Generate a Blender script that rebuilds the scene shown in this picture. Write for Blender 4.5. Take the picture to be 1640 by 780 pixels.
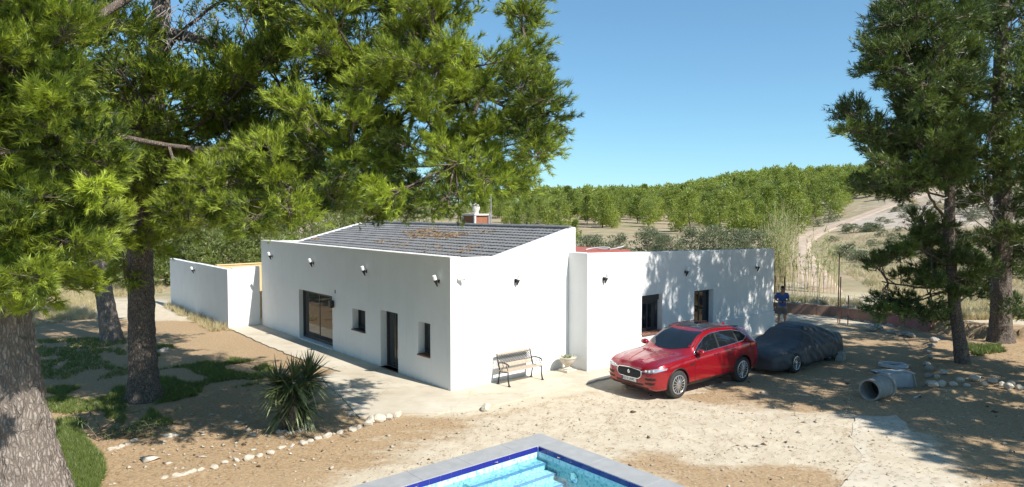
import bpy, bmesh, math, random
import numpy as np
from mathutils import Vector, Matrix, noise
from mathutils.bvhtree import BVHTree

for o in list(bpy.data.objects):
    bpy.data.objects.remove(o)
scene = bpy.context.scene
C_ = scene.collection
R = math.radians

# ------------------------------------------------------------------ camera
FPX, CX, CY, CAMH = 1093.0, 820.0, 390.0, 5.0
PITCH = math.atan(53.0 / FPX)
cam_d = bpy.data.cameras.new('camera')
cam_d.sensor_width = 36.0
cam_d.lens = 36.0 * FPX / 1640.0
cam_d.clip_start = 0.1
cam_d.clip_end = 3000
cam = bpy.data.objects.new('camera', cam_d)
C_.objects.link(cam)
cam.location = (0, 0, CAMH)
cam.rotation_euler = (math.pi / 2 - PITCH, 0, 0)
scene.camera = cam

def ray(x, y):
    d = Vector((x - CX, FPX, -(y - CY)))
    return Matrix.Rotation(-PITCH, 3, 'X') @ d
def gp(x, y, z=0.0):                      # pixel of the photograph -> point on the plane of height z
    d = ray(x, y); t = (z - CAMH) / d.z
    return Vector((d.x * t, d.y * t, z))
def at(x, y, D):                          # pixel of the photograph -> point at depth D
    d = ray(x, y); t = D / d.y
    return Vector((d.x * t, D, CAMH + d.z * t))

# ------------------------------------------------------------------ house axes
HC = gp(722, 629)
HL = gp(420.5, 522.5)
av = (HL - HC).normalized()               # along the shaded long wall
bv = Vector((av.y, -av.x, 0))             # along the sunny gable wall
HROT = math.atan2(bv.y, bv.x)             # local +X = bv, local +Y = av
def hl(p):                                # world -> house local (v, u, z)
    d = Vector((p[0], p[1], 0)) - HC
    return (d.dot(bv), d.dot(av), p[2] if len(p) > 2 else 0)
def hw(v, u, z=0):
    return Vector((HC.x, HC.y, 0)) + bv * v + av * u + Vector((0, 0, z))
def on_u(x, y, u0):                       # pixel on the plane u = u0 -> (v, z)
    d = ray(x, y); o = Vector((0, 0, CAMH))
    t = (u0 - (o - HC).dot(av)) / d.dot(av)
    p = o + d * t
    return ((p - HC).dot(bv), p.z)
def on_v(x, y, v0):                       # pixel on the plane v = v0 -> (u, z)
    d = ray(x, y); o = Vector((0, 0, CAMH))
    t = (v0 - (o - HC).dot(bv)) / d.dot(bv)
    p = o + d * t
    return ((p - HC).dot(av), p.z)

# ------------------------------------------------------------------ sun, sky, exposure
SUN = (-av * 1.0 + bv * 0.14 + Vector((0, 0, 1.0))).normalized()
sun_el = math.asin(SUN.z)
sun_az = math.atan2(SUN.x, SUN.y)
ld = bpy.data.lights.new('sun', 'SUN')
ld.energy = 5.0
ld.angle = R(0.53)
ld.color = (1.0, 0.955, 0.88)
sun = bpy.data.objects.new('sun', ld)
C_.objects.link(sun)
sun.rotation_euler = SUN.to_track_quat('Z', 'Y').to_euler()
sun.location = (20, -20, 40)

world = bpy.data.worlds.new('World')
scene.world = world
world.use_nodes = True
wn = world.node_tree
wn.nodes.clear()
sky = wn.nodes.new('ShaderNodeTexSky')
sky.sky_type = 'NISHITA'
sky.sun_disc = False
sky.sun_elevation = sun_el
sky.sun_rotation = sun_az
sky.altitude = 400
sky.air_density = .85
sky.dust_density = 0.25
sky.ozone_density = 1.6
bg = wn.nodes.new('ShaderNodeBackground')
bg.inputs['Strength'].default_value = 0.128
wo = wn.nodes.new('ShaderNodeOutputWorld')
tone = wn.nodes.new('ShaderNodeMixRGB')
tone.blend_type = 'MULTIPLY'
tone.inputs[0].default_value = 1.0
tone.inputs[2].default_value = (.80, 1.20, 1.36, 1)
soft = wn.nodes.new('ShaderNodeGamma')
soft.inputs['Gamma'].default_value = .75
wn.links.new(sky.outputs[0], soft.inputs['Color'])
wn.links.new(soft.outputs[0], tone.inputs[1])
wn.links.new(tone.outputs[0], bg.inputs['Color'])
wn.links.new(bg.outputs[0], wo.inputs['Surface'])

scene.view_settings.view_transform = 'Standard'
scene.view_settings.look = 'None'
scene.view_settings.gamma = 1.0
scene.view_settings.exposure = 0.5
scene.view_settings.use_curve_mapping = False
scene.render.engine = 'CYCLES'
cy = scene.cycles
cy.max_bounces = 6
cy.diffuse_bounces = 3
cy.glossy_bounces = 3
cy.transmission_bounces = 4
cy.transparent_max_bounces = 6
cy.caustics_reflective = False
cy.caustics_refractive = False
cy.sample_clamp_indirect = 4.0
cy.use_denoising = True
try:
    cy.denoiser = 'OPENIMAGEDENOISE'
    cy.denoising_input_passes = 'RGB_ALBEDO_NORMAL'
except Exception:
    pass

# ------------------------------------------------------------------ materials
MATS = {}
def mat(name, col=(.5, .5, .5), rough=.7, metal=0.0, spec=.5, var=0.0, vscale=6.0, bump=0.0, bscale=40.0,
        col2=None, coat=0.0, detail=6.0, emit=None):
    m = bpy.data.materials.new(name); m.use_nodes = True
    nt = m.node_tree; N = nt.nodes; L = nt.links
    p = N['Principled BSDF']
    p.inputs['Base Color'].default_value = (*col, 1)
    p.inputs['Roughness'].default_value = rough
    p.inputs['Metallic'].default_value = metal
    p.inputs['Specular IOR Level'].default_value = spec
    p.inputs['Coat Weight'].default_value = coat
    p.inputs['Coat Roughness'].default_value = .03
    if var or bump or col2:
        tc = N.new('ShaderNodeTexCoord')
        if var or col2:
            nz = N.new('ShaderNodeTexNoise'); nz.inputs['Scale'].default_value = vscale; nz.inputs['Detail'].default_value = detail
            nz.inputs['Roughness'].default_value = .62
            L.new(tc.outputs['Object'], nz.inputs['Vector'])
            rp = N.new('ShaderNodeValToRGB')
            rp.color_ramp.elements[0].position = .32; rp.color_ramp.elements[1].position = .68
            c2 = col2 if col2 else tuple(c * (1 - var) for c in col)
            rp.color_ramp.elements[0].color = (*c2, 1); rp.color_ramp.elements[1].color = (*col, 1)
            L.new(nz.outputs[0], rp.inputs[0]); L.new(rp.outputs[0], p.inputs['Base Color'])
        if bump:
            nb = N.new('ShaderNodeTexNoise'); nb.inputs['Scale'].default_value = bscale; nb.inputs['Detail'].default_value = 5
            L.new(tc.outputs['Object'], nb.inputs['Vector'])
            b = N.new('ShaderNodeBump'); b.inputs['Strength'].default_value = bump; b.inputs['Distance'].default_value = .02
            L.new(nb.outputs[0], b.inputs['Height']); L.new(b.outputs[0], p.inputs['Normal'])
    MATS[name] = m
    return m

def foliage_mat(name, dark, light, trans=.35, gloss=.06):
    """thin leaf: diffuse + translucent, colour runs dark..light with the per-leaf tint attribute"""
    m = bpy.data.materials.new(name); m.use_nodes = True
    nt = m.node_tree; N = nt.nodes; L = nt.links; N.clear()
    a = N.new('ShaderNodeAttribute'); a.attribute_name = 'tint'
    rp = N.new('ShaderNodeValToRGB')
    rp.color_ramp.elements[0].color = (*dark, 1); rp.color_ramp.elements[1].color = (*light, 1)
    L.new(a.outputs['Fac'], rp.inputs[0])
    df = N.new('ShaderNodeBsdfDiffuse'); tr = N.new('ShaderNodeBsdfTranslucent'); gl = N.new('ShaderNodeBsdfGlossy')
    gl.inputs['Roughness'].default_value = .45
    L.new(rp.outputs[0], df.inputs[0]); L.new(rp.outputs[0], tr.inputs[0])
    mx = N.new('ShaderNodeMixShader'); mx.inputs[0].default_value = trans
    L.new(df.outputs[0], mx.inputs[1]); L.new(tr.outputs[0], mx.inputs[2])
    m2 = N.new('ShaderNodeMixShader'); m2.inputs[0].default_value = gloss
    L.new(mx.outputs[0], m2.inputs[1]); L.new(gl.outputs[0], m2.inputs[2])
    o = N.new('ShaderNodeOutputMaterial'); L.new(m2.outputs[0], o.inputs[0])
    MATS[name] = m
    return m

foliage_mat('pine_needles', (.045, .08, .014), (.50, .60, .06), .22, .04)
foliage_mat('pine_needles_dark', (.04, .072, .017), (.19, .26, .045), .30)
foliage_mat('plantation_needles', (.15, .215, .032), (.44, .50, .07), .38)
foliage_mat('wood_needles', (.13, .17, .04), (.30, .36, .09), .4)
foliage_mat('olive_leaves', (.13, .16, .075), (.25, .28, .15), .25)
foliage_mat('grass_green', (.08, .12, .025), (.27, .34, .075), .35)
foliage_mat('grass_dry', (.40, .34, .17), (.68, .58, .34), .3)
foliage_mat('cane_leaves', (.15, .24, .05), (.38, .38, .16), .35)
foliage_mat('yucca_leaves', (.055, .095, .03), (.36, .38, .17), .2, .08)
foliage_mat('bush_leaves', (.07, .12, .04), (.20, .27, .09), .3)
foliage_mat('needle_litter', (.26, .16, .08), (.46, .31, .16), .15)
def bark_mat(name, hi, lo, crack, sc, zs=.22):
    m = mat(name, hi, .95, col2=lo, vscale=5, spec=.15)
    nt = m.node_tree; N = nt.nodes; L = nt.links; p = N['Principled BSDF']; src = p.inputs['Base Color'].links[0].from_socket
    tc = N.new('ShaderNodeTexCoord'); mp = N.new('ShaderNodeMapping'); mp.inputs['Scale'].default_value = (sc, sc, sc * zs)
    nd = N.new('ShaderNodeTexNoise'); nd.inputs['Scale'].default_value = 7; nd.inputs['Detail'].default_value = 4
    L.new(tc.outputs['Object'], nd.inputs['Vector'])
    ad = N.new('ShaderNodeMixRGB'); ad.blend_type = 'ADD'; ad.inputs[0].default_value = .10
    L.new(tc.outputs['Object'], ad.inputs[1]); L.new(nd.outputs['Color'], ad.inputs[2]); L.new(ad.outputs[0], mp.inputs[0])
    v = N.new('ShaderNodeTexVoronoi'); v.feature = 'DISTANCE_TO_EDGE'; L.new(mp.outputs[0], v.inputs['Vector'])
    r = N.new('ShaderNodeValToRGB'); r.color_ramp.elements[0].position = .0; r.color_ramp.elements[1].position = .30
    L.new(v.outputs['Distance'], r.inputs[0])
    fine = N.new('ShaderNodeTexNoise'); fine.inputs['Scale'].default_value = 45; fine.inputs['Detail'].default_value = 6; L.new(tc.outputs['Object'], fine.inputs['Vector'])
    mx = N.new('ShaderNodeMixRGB'); mx.inputs[1].default_value = (*crack, 1); L.new(r.outputs[0], mx.inputs[0]); L.new(src, mx.inputs[2]); L.new(mx.outputs[0], p.inputs['Base Color'])
    sm = N.new('ShaderNodeMath'); sm.operation = 'MULTIPLY_ADD'; sm.inputs[1].default_value = .35; L.new(fine.outputs[0], sm.inputs[0]); L.new(r.outputs[0], sm.inputs[2])
    b = N.new('ShaderNodeBump'); b.inputs['Strength'].default_value = .6; b.inputs['Distance'].default_value = .04; L.new(sm.outputs[0], b.inputs['Height']); L.new(b.outputs[0], p.inputs['Normal'])
bark_mat('bark', (.34, .28, .235), (.22, .18, .15), (.085, .066, .056), 8)
bark_mat('bark_pale', (.38, .33, .285), (.25, .21, .18), (.15, .122, .102), 4.5, .16)
mat('twig', (.20, .15, .11), .9, var=.3)
mat('twig_dead', (.42, .37, .33), .9, var=.3)
mat('stucco', (.80, .80, .79), .9, var=.055, vscale=1.3, bump=.12, bscale=60, spec=.2)
mat('stucco_ochre', (.72, .52, .27), .9, var=.12, vscale=2, bump=.15, bscale=60, spec=.2)
mat('coping_white', (.78, .77, .74), .9, col2=(.58, .56, .52), vscale=5, spec=.2)
mat('roof_tile', (.23, .228, .228), .7, col2=(.15, .15, .152), vscale=2.2, bump=.15, bscale=90)
mat('frame_anthracite', (.035, .037, .042), .45)
mat('glass_dark', (.012, .015, .017), .03, spec=.9)
mat('sill_terracotta', (.27, .12, .075), .7, var=.25)
mat('lamp_black', (.015, .015, .016), .4)
mat('lamp_white', (.82, .83, .84), .25)
mat('red_terrace', (.42, .12, .09), .8, var=.2)
mat('brick_red', (.36, .15, .08), .85, var=.3, vscale=12)
mat('iron_black', (.022, .022, .024), .5)
mat('bench_wood', (.52, .43, .33), .8, col2=(.36, .29, .22), vscale=14)
mat('stone_urn', (.66, .60, .50), .9, col2=(.48, .43, .35), vscale=9, bump=.3)
mat('soil', (.12, .085, .055), 1)
mat('lime_stone', (.66, .60, .50), .95, col2=(.46, .40, .32), vscale=7, bump=.6, bscale=18, spec=.2)
mat('field_stone', (.46, .43, .38), .95, col2=(.28, .26, .23), vscale=7, bump=.6, bscale=18, spec=.2)
mat('coping_grey', (.36, .365, .37), .8, col2=(.30, .305, .31), vscale=4, bump=.08, bscale=120)
mat('tile_blue', (.025, .027, .24), .15)
mat('nosing', (.24, .34, .58), .2)
mat('grout', (.62, .66, .70), .8)
mat('tyre', (.035, .034, .033), .85, var=.2, vscale=10)
mat('alloy', (.62, .62, .63), .28, metal=.9)
mat('chrome', (.75, .75, .76), .12, metal=1)
mat('car_red', (.30, .004, .012), .25, metal=.3, coat=1.0)
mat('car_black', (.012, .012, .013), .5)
mat('car_glass', (.010, .013, .016), .02, spec=1.0)
mat('lens', (.55, .57, .60), .08, metal=.6)
mat('plate_white', (.72, .72, .70), .5)
mat('plate_ink', (.03, .03, .03), .5)
mat('cover_cloth', (.062, .064, .070), .5, col2=(.040, .042, .048), vscale=3, bump=1.0, bscale=7)
mat('skin', (.30, .17, .115), .6)
mat('hair', (.018, .014, .012), .7)
mat('shirt_blue', (.045, .10, .30), .9, var=.15)
mat('shorts', (.12, .125, .12), .9, var=.15)
mat('shoe', (.05, .045, .04), .7)
mat('concrete_pipe', (.36, .34, .31), .9, col2=(.24, .225, .20), vscale=6, bump=.3)
mat('galvanised', (.38, .39, .40), .55, metal=.3, var=.25)
mat('hose_white', (.55, .56, .57), .5)
mat('rust', (.10, .045, .03), .9, var=.4, vscale=15)
mat('retaining', (.30, .19, .145), .95, col2=(.20, .13, .105), vscale=2.5, bump=.5, bscale=15)
mat('retaining_pink', (.40, .19, .18), .95, var=.25, vscale=2.5, bump=.5, bscale=15)
mat('cane', (.50, .42, .24), .8, col2=(.34, .30, .15), vscale=3)
mat('board_pale', (.55, .54, .50), .7, var=.2)
mat('pebble', (.55, .48, .38), .95, var=.4, vscale=3)
mat('cone_brown', (.09, .055, .035), .95)

def stucco_wear():
    m = MATS['stucco']; nt = m.node_tree; N = nt.nodes; L = nt.links; p = N['Principled BSDF']; src = p.inputs['Base Color'].links[0].from_socket
    tc = N.new('ShaderNodeTexCoord'); mp = N.new('ShaderNodeMapping'); mp.inputs['Scale'].default_value = (3.2, 3.2, .22)
    L.new(tc.outputs['Object'], mp.inputs[0])
    n1 = N.new('ShaderNodeTexNoise'); n1.inputs['Scale'].default_value = 1.6; n1.inputs['Detail'].default_value = 8; n1.inputs['Roughness'].default_value = .7; L.new(mp.outputs[0], n1.inputs['Vector'])
    r1 = N.new('ShaderNodeValToRGB'); r1.color_ramp.elements[0].position = .54; r1.color_ramp.elements[1].position = .78
    r1.color_ramp.elements[1].color = (.28, .28, .28, 1); L.new(n1.outputs[0], r1.inputs[0])
    mx = N.new('ShaderNodeMixRGB'); mx.inputs[2].default_value = (.55, .53, .50, 1); L.new(r1.outputs[0], mx.inputs[0]); L.new(src, mx.inputs[1])
    # soil splashed up from the ground
    sx = N.new('ShaderNodeSeparateXYZ'); L.new(tc.outputs['Object'], sx.inputs[0])
    n2 = N.new('ShaderNodeTexNoise'); n2.inputs['Scale'].default_value = 5; n2.inputs['Detail'].default_value = 8; n2.inputs['Roughness'].default_value = .75; L.new(tc.outputs['Object'], n2.inputs['Vector'])
    ma = N.new('ShaderNodeMath'); ma.operation = 'MULTIPLY_ADD'; ma.inputs[1].default_value = -2.4; L.new(sx.outputs[2], ma.inputs[0]); L.new(n2.outputs[0], ma.inputs[2])
    r2 = N.new('ShaderNodeValToRGB'); r2.color_ramp.elements[0].position = .22; r2.color_ramp.elements[1].position = .5; r2.color_ramp.elements[1].color = (.5, .5, .5, 1); L.new(ma.outputs[0], r2.inputs[0])
    m2 = N.new('ShaderNodeMixRGB'); m2.inputs[2].default_value = (.50, .42, .32, 1); L.new(r2.outputs[0], m2.inputs[0]); L.new(mx.outputs[0], m2.inputs[1]); L.new(m2.outputs[0], p.inputs['Base Color'])
stucco_wear()
def concrete_mat():
    m = mat('concrete', (.60, .54, .44), .95, col2=(.47, .405, .31), vscale=.8, bump=.25, bscale=30, spec=.2, detail=10)
    nt = m.node_tree; N = nt.nodes; L = nt.links
    p = N['Principled BSDF']
    src = p.inputs['Base Color'].links[0].from_socket
    tc = N.new('ShaderNodeTexCoord')
    # brown dust blown on in streaks, thin cracks
    n1 = N.new('ShaderNodeTexNoise'); n1.inputs['Scale'].default_value = 1.7; n1.inputs['Detail'].default_value = 8; n1.inputs['Roughness'].default_value = .7
    mp = N.new('ShaderNodeMapping'); mp.inputs['Scale'].default_value = (.6, 1.6, 1)
    L.new(tc.outputs['Object'], mp.inputs[0]); L.new(mp.outputs[0], n1.inputs['Vector'])
    r1 = N.new('ShaderNodeValToRGB'); r1.color_ramp.elements[0].position = .55; r1.color_ramp.elements[1].position = .72
    L.new(n1.outputs[0], r1.inputs[0])
    mx = N.new('ShaderNodeMixRGB'); mx.inputs[2].default_value = (.34, .235, .14, 1)
    mm = N.new('ShaderNodeMath'); mm.operation = 'MULTIPLY'; mm.inputs[1].default_value = .6
    L.new(r1.outputs[0], mm.inputs[0]); L.new(mm.outputs[0], mx.inputs[0]); L.new(src, mx.inputs[1])
    v = N.new('ShaderNodeTexVoronoi'); v.feature = 'DISTANCE_TO_EDGE'; v.inputs['Scale'].default_value = .42
    nd = N.new('ShaderNodeTexNoise'); nd.inputs['Scale'].default_value = 2.5; nd.inputs['Detail'].default_value = 5
    L.new(tc.outputs['Object'], nd.inputs['Vector'])
    ad = N.new('ShaderNodeMixRGB'); ad.blend_type = 'ADD'; ad.inputs[0].default_value = .6
    L.new(tc.outputs['Object'], ad.inputs[1]); L.new(nd.outputs['Color'], ad.inputs[2]); L.new(ad.outputs[0], v.inputs['Vector'])
    r2 = N.new('ShaderNodeValToRGB'); r2.color_ramp.elements[0].position = .0; r2.color_ramp.elements[1].position = .011
    r2.color_ramp.elements[0].color = (.3, .3, .3, 1); r2.color_ramp.elements[1].color = (0, 0, 0, 1)
    L.new(v.outputs['Distance'], r2.inputs[0])
    m3 = N.new('ShaderNodeMixRGB'); m3.inputs[2].default_value = (.27, .22, .16, 1)
    L.new(r2.outputs[0], m3.inputs[0]); L.new(mx.outputs[0], m3.inputs[1]); L.new(m3.outputs[0], p.inputs['Base Color'])
concrete_mat()

def mosaic_mat():
    m = mat('pool_mosaic', (.5, .8, .9), .25)
    nt = m.node_tree; N = nt.nodes; L = nt.links; p = N['Principled BSDF']
    tc = N.new('ShaderNodeTexCoord')
    v = N.new('ShaderNodeTexVoronoi'); v.inputs['Scale'].default_value = 22; v.inputs['Randomness'].default_value = .25
    L.new(tc.outputs['Object'], v.inputs['Vector'])
    sp = N.new('ShaderNodeSeparateColor'); L.new(v.outputs['Color'], sp.inputs[0])
    rp = N.new('ShaderNodeValToRGB'); cr = rp.color_ramp
    cr.interpolation = 'CONSTANT'
    cr.elements[0].color = (.70, .82, .85, 1); cr.elements[1].position = .45; cr.elements[1].color = (.50, .72, .80, 1)
    e = cr.elements.new(.72); e.color = (.30, .55, .68, 1)
    e = cr.elements.new(.9); e.color = (.74, .82, .83, 1)
    L.new(sp.outputs[0], rp.inputs[0]); L.new(rp.outputs[0], p.inputs['Base Color'])
mosaic_mat()

def water_mat():
    m = bpy.data.materials.new('water'); m.use_nodes = True
    nt = m.node_tree; N = nt.nodes; L = nt.links; N.clear()
    t = N.new('ShaderNodeBsdfTransparent'); t.inputs[0].default_value = (.66, .95, .98, 1)
    g = N.new('ShaderNodeBsdfGlossy'); g.inputs['Roughness'].default_value = .01
    fr = N.new('ShaderNodeFresnel'); fr.inputs['IOR'].default_value = 1.33
    tc = N.new('ShaderNodeTexCoord'); nz = N.new('ShaderNodeTexNoise'); nz.inputs['Scale'].default_value = 3.5; nz.inputs['Detail'].default_value = 2
    L.new(tc.outputs['Object'], nz.inputs['Vector'])
    b = N.new('ShaderNodeBump'); b.inputs['Strength'].default_value = .25; b.inputs['Distance'].default_value = .05
    L.new(nz.outputs[0], b.inputs['Height']); L.new(b.outputs[0], g.inputs['Normal']); L.new(b.outputs[0], fr.inputs['Normal'])
    mx = N.new('ShaderNodeMixShader'); L.new(fr.outputs[0], mx.inputs[0]); L.new(t.outputs[0], mx.inputs[1]); L.new(g.outputs[0], mx.inputs[2])
    o = N.new('ShaderNodeOutputMaterial'); L.new(mx.outputs[0], o.inputs[0])
    MATS['water'] = m
water_mat()

def ground_mat():
    m = bpy.data.materials.new('ground'); m.use_nodes = True
    nt = m.node_tree; N = nt.nodes; L = nt.links; p = N['Principled BSDF']
    p.inputs['Roughness'].default_value = 1; p.inputs['Specular IOR Level'].default_value = .1
    at_ = N.new('ShaderNodeAttribute'); at_.attribute_name = 'zones'
    sp = N.new('ShaderNodeSeparateColor'); L.new(at_.outputs['Color'], sp.inputs[0])
    geo = N.new('ShaderNodeNewGeometry')
    def nz(scale, detail=8, rough=.65, vec=None):
        n = N.new('ShaderNodeTexNoise'); n.inputs['Scale'].default_value = scale; n.inputs['Detail'].default_value = detail; n.inputs['Roughness'].default_value = rough
        L.new(vec or geo.outputs['Position'], n.inputs['Vector']); return n.outputs[0]
    def ramp(src, p0, p1, c0=(0, 0, 0), c1=(1, 1, 1)):
        r = N.new('ShaderNodeValToRGB'); r.color_ramp.elements[0].position = p0; r.color_ramp.elements[1].position = p1
        r.color_ramp.elements[0].color = (*c0, 1); r.color_ramp.elements[1].color = (*c1, 1); L.new(src, r.inputs[0]); return r.outputs[0]
    def mix(f, a, b):
        x = N.new('ShaderNodeMixRGB')
        L.new(f, x.inputs[0])
        for i, s in ((1, a), (2, b)):
            if isinstance(s, tuple): x.inputs[i].default_value = (*s, 1)
            else: L.new(s, x.inputs[i])
        return x.outputs[0]
    def math_(op, a, b, clamp=True):
        x = N.new('ShaderNodeMath'); x.operation = op; x.use_clamp = clamp
        for i, s in ((0, a), (1, b)):
            if isinstance(s, (int, float)): x.inputs[i].default_value = s
            else: L.new(s, x.inputs[i])
        return x.outputs[0]
    rot = N.new('ShaderNodeMapping'); rot.inputs['Rotation'].default_value = (0, 0, -HROT); rot.inputs['Scale'].default_value = (.55, 1.5, 1)
    L.new(geo.outputs['Position'], rot.inputs[0])
    sand = ramp(nz(2.2, 10, .7), .34, .66, (.46, .385, .285), (.63, .555, .43))
    spk = ramp(nz(38, 3, .6), .42, .60, (.40, .325, .23), (.66, .59, .47))
    sand = mix(math_('MULTIPLY', nz(5, 4), .55), sand, spk)
    lit = ramp(nz(16, 8, .75), .33, .67, (.25, .17, .105), (.51, .37, .22))
    # litter amount = zone +- patch noise
    pn = math_('ADD', math_('MULTIPLY', nz(.8, 9, .7, rot.outputs[0]), 1.5), math_('MULTIPLY', nz(4.5, 8, .75), .8), False)
    f = math_('ADD', math_('MULTIPLY', sp.outputs[0], 1.15), math_('SUBTRACT', pn, 1.58, False))
    f = ramp(f, .06, .36)
    col = mix(f, sand, lit)
    # far dry grass / field
    dry = ramp(nz(.35, 10, .72), .36, .66, (.26, .20, .13), (.46, .375, .25))
    dry2 = mix(math_('MULTIPLY', ramp(nz(.09, 5), .45, .6), .6), dry, (.24, .235, .12))
    g = ramp(math_('ADD', sp.outputs[1], math_('MULTIPLY', math_('SUBTRACT', nz(.9, 8), .5, False), .5, False)), .35, .65)
    col = mix(g, col, dry2)
    pale = ramp(nz(.6, 10, .75), .35, .68, (.33, .26, .20), (.62, .545, .46))
    b_ = ramp(math_('ADD', sp.outputs[2], math_('MULTIPLY', math_('SUBTRACT', nz(.4, 8), .5, False), .9, False)), .38, .66)
    col = mix(b_, col, pale)
    L.new(col, p.inputs['Base Color'])
    bm = N.new('ShaderNodeBump'); bm.inputs['Strength'].default_value = .55; bm.inputs['Distance'].default_value = .03
    L.new(nz(14, 10, .75), bm.inputs['Height']); L.new(bm.outputs[0], p.inputs['Normal'])
    MATS['ground'] = m
ground_mat()
mat('track', (.56, .45, .35), 1, col2=(.42, .31, .23), vscale=.6, bump=.4, bscale=8, spec=.1, detail=10)

# ------------------------------------------------------------------ object helpers
def link(name, me, parent=None, loc=(0, 0, 0), rz=0.0, m=None):
    o = bpy.data.objects.new(name, me); C_.objects.link(o)
    o.location = loc; o.rotation_euler = (0, 0, rz)
    if parent is not None: o.parent = parent
    if m and me is not None and not me.materials: me.materials.append(MATS[m])
    return o
def thing(name, label, cat, loc=(0, 0, 0), rz=0.0, group=None):
    o = bpy.data.objects.new(name, None); C_.objects.link(o)
    o.empty_display_size = .2
    o.location = loc; o.rotation_euler = (0, 0, rz)
    return tag(o, label, cat, group)
def tag(o, label=None, cat=None, group=None, kind=None):
    if label: o['label'] = label
    if cat: o['category'] = cat
    if group: o['group'] = group
    if kind: o['kind'] = kind
    return o
def fast_mesh(name, verts, faces_n, m=None, tint=None, smooth=False):
    """verts (n,3) array, faces (k, 3 or 4) array"""
    me = bpy.data.meshes.new(name)
    verts = np.asarray(verts, np.float32); f = np.asarray(faces_n, np.int32)
    me.vertices.add(len(verts)); me.vertices.foreach_set('co', verts.ravel())
    k = f.shape[1]
    me.loops.add(f.size); me.loops.foreach_set('vertex_index', f.ravel())
    me.polygons.add(len(f))
    me.polygons.foreach_set('loop_start', np.arange(0, f.size, k, dtype=np.int32))
    if smooth: me.polygons.foreach_set('use_smooth', np.ones(len(f), bool))
    me.update(calc_edges=True)
    if tint is not None:
        a = me.attributes.new('tint', 'FLOAT', 'POINT'); a.data.foreach_set('value', np.asarray(tint, np.float32))
    if m: me.materials.append(MATS[m])
    return me

class MB:
    """collects simple shapes into one mesh"""
    def __init__(s): s.v = []; s.f = []
    def add(s, vs, fs):
        o = len(s.v); s.v += [tuple(x) for x in vs]; s.f += [tuple(i + o for i in f) for f in fs]; return s
    def box(s, x0, x1, y0, y1, z0, z1):
        return s.add([(x0, y0, z0), (x1, y0, z0), (x1, y1, z0), (x0, y1, z0), (x0, y0, z1), (x1, y0, z1), (x1, y1, z1), (x0, y1, z1)],
                     [(0, 3, 2, 1), (4, 5, 6, 7), (0, 1, 5, 4), (1, 2, 6, 5), (2, 3, 7, 6), (3, 0, 4, 7)])
    def prism(s, pts, z0, z1):            # outline counter-clockwise in x,y
        n = len(pts)
        return s.add([(x, y, z0) for x, y in pts] + [(x, y, z1) for x, y in pts],
                     [tuple(range(n - 1, -1, -1)), tuple(range(n, 2 * n))] + [(i, (i + 1) % n, n + (i + 1) % n, n + i) for i in range(n)])
    def prism_y(s, pts, y0, y1):          # outline in x,z extruded along y
        n = len(pts)
        return s.add([(x, y0, z) for x, z in pts] + [(x, y1, z) for x, z in pts],
                     [tuple(range(n)), tuple(range(2 * n - 1, n - 1, -1))] + [((i + 1) % n, i, n + i, n + (i + 1) % n) for i in range(n)])
    def tube(s, pts, rad, seg=8, caps=True):
        pts = [Vector(p) for p in pts]; n = len(pts)
        if not hasattr(rad, '__len__'): rad = [rad] * n
        o = len(s.v); up = Vector((0, 0, 1)); prev = None
        for i, p in enumerate(pts):
            t = (pts[min(i + 1, n - 1)] - pts[max(i - 1, 0)]).normalized()
            if prev is None:
                prev = t.orthogonal().normalized()
            x = (prev - t * prev.dot(t)).normalized(); prev = x; y = t.cross(x)
            for k in range(seg):
                a = 2 * math.pi * k / seg
                s.v.append(tuple(p + (x * math.cos(a) + y * math.sin(a)) * rad[i]))
        for i in range(n - 1):
            for k in range(seg):
                k2 = (k + 1) % seg
                s.f.append((o + i * seg + k, o + i * seg + k2, o + (i + 1) * seg + k2, o + (i + 1) * seg + k))
        if caps:
            s.f.append(tuple(o + k for k in range(seg - 1, -1, -1))); s.f.append(tuple(o + (n - 1) * seg + k for k in range(seg)))
        return s
    def lathe(s, prof, seg=24, c=(0, 0, 0)):     # prof = (r, z) list upward
        o = len(s.v); n = len(prof)
        for r, z in prof:
            for k in range(seg):
                a = 2 * math.pi * k / seg; s.v.append((c[0] + r * math.cos(a), c[1] + r * math.sin(a), c[2] + z))
        for i in range(n - 1):
            for k in range(seg):
                k2 = (k + 1) % seg
                s.f.append((o + i * seg + k, o + i * seg + k2, o + (i + 1) * seg + k2, o + (i + 1) * seg + k))
        s.f.append(tuple(o + k for k in range(seg - 1, -1, -1))); s.f.append(tuple(o + (n - 1) * seg + k for k in range(seg)))
        return s
    def mesh(s, name, m=None, smooth=False):
        me = bpy.data.meshes.new(name); me.from_pydata(s.v, [], s.f); me.update()
        if smooth:
            me.polygons.foreach_set('use_smooth', np.ones(len(me.polygons), bool))
        if m: me.materials.append(MATS[m])
        return me
    def build(s, name, m, parent=None, loc=(0, 0, 0), rz=0.0, smooth=False, bevel=0.0, auto=None):
        o = link(name, s.mesh(name, m, smooth), parent, loc, rz)
        if bevel:
            b = o.modifiers.new('bevel', 'BEVEL'); b.width = bevel; b.segments = 2; b.limit_method = 'ANGLE'; b.angle_limit = R(40)
        return o
def smooth_by_angle(o, ang=40):
    me = o.data
    me.polygons.foreach_set('use_smooth', np.ones(len(me.polygons), bool))
    bm = bmesh.new(); bm.from_mesh(me)
    for e in bm.edges:
        if len(e.link_faces) == 2 and e.calc_face_angle(0) > R(ang): e.smooth = False
    bm.to_mesh(me); bm.free()
    return o
def copy_tree(o, parent=None):
    c = o.copy(); C_.objects.link(c)
    if parent is not None: c.parent = parent
    for ch in list(o.children):
        copy_tree(ch, c)
    return c

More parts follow.
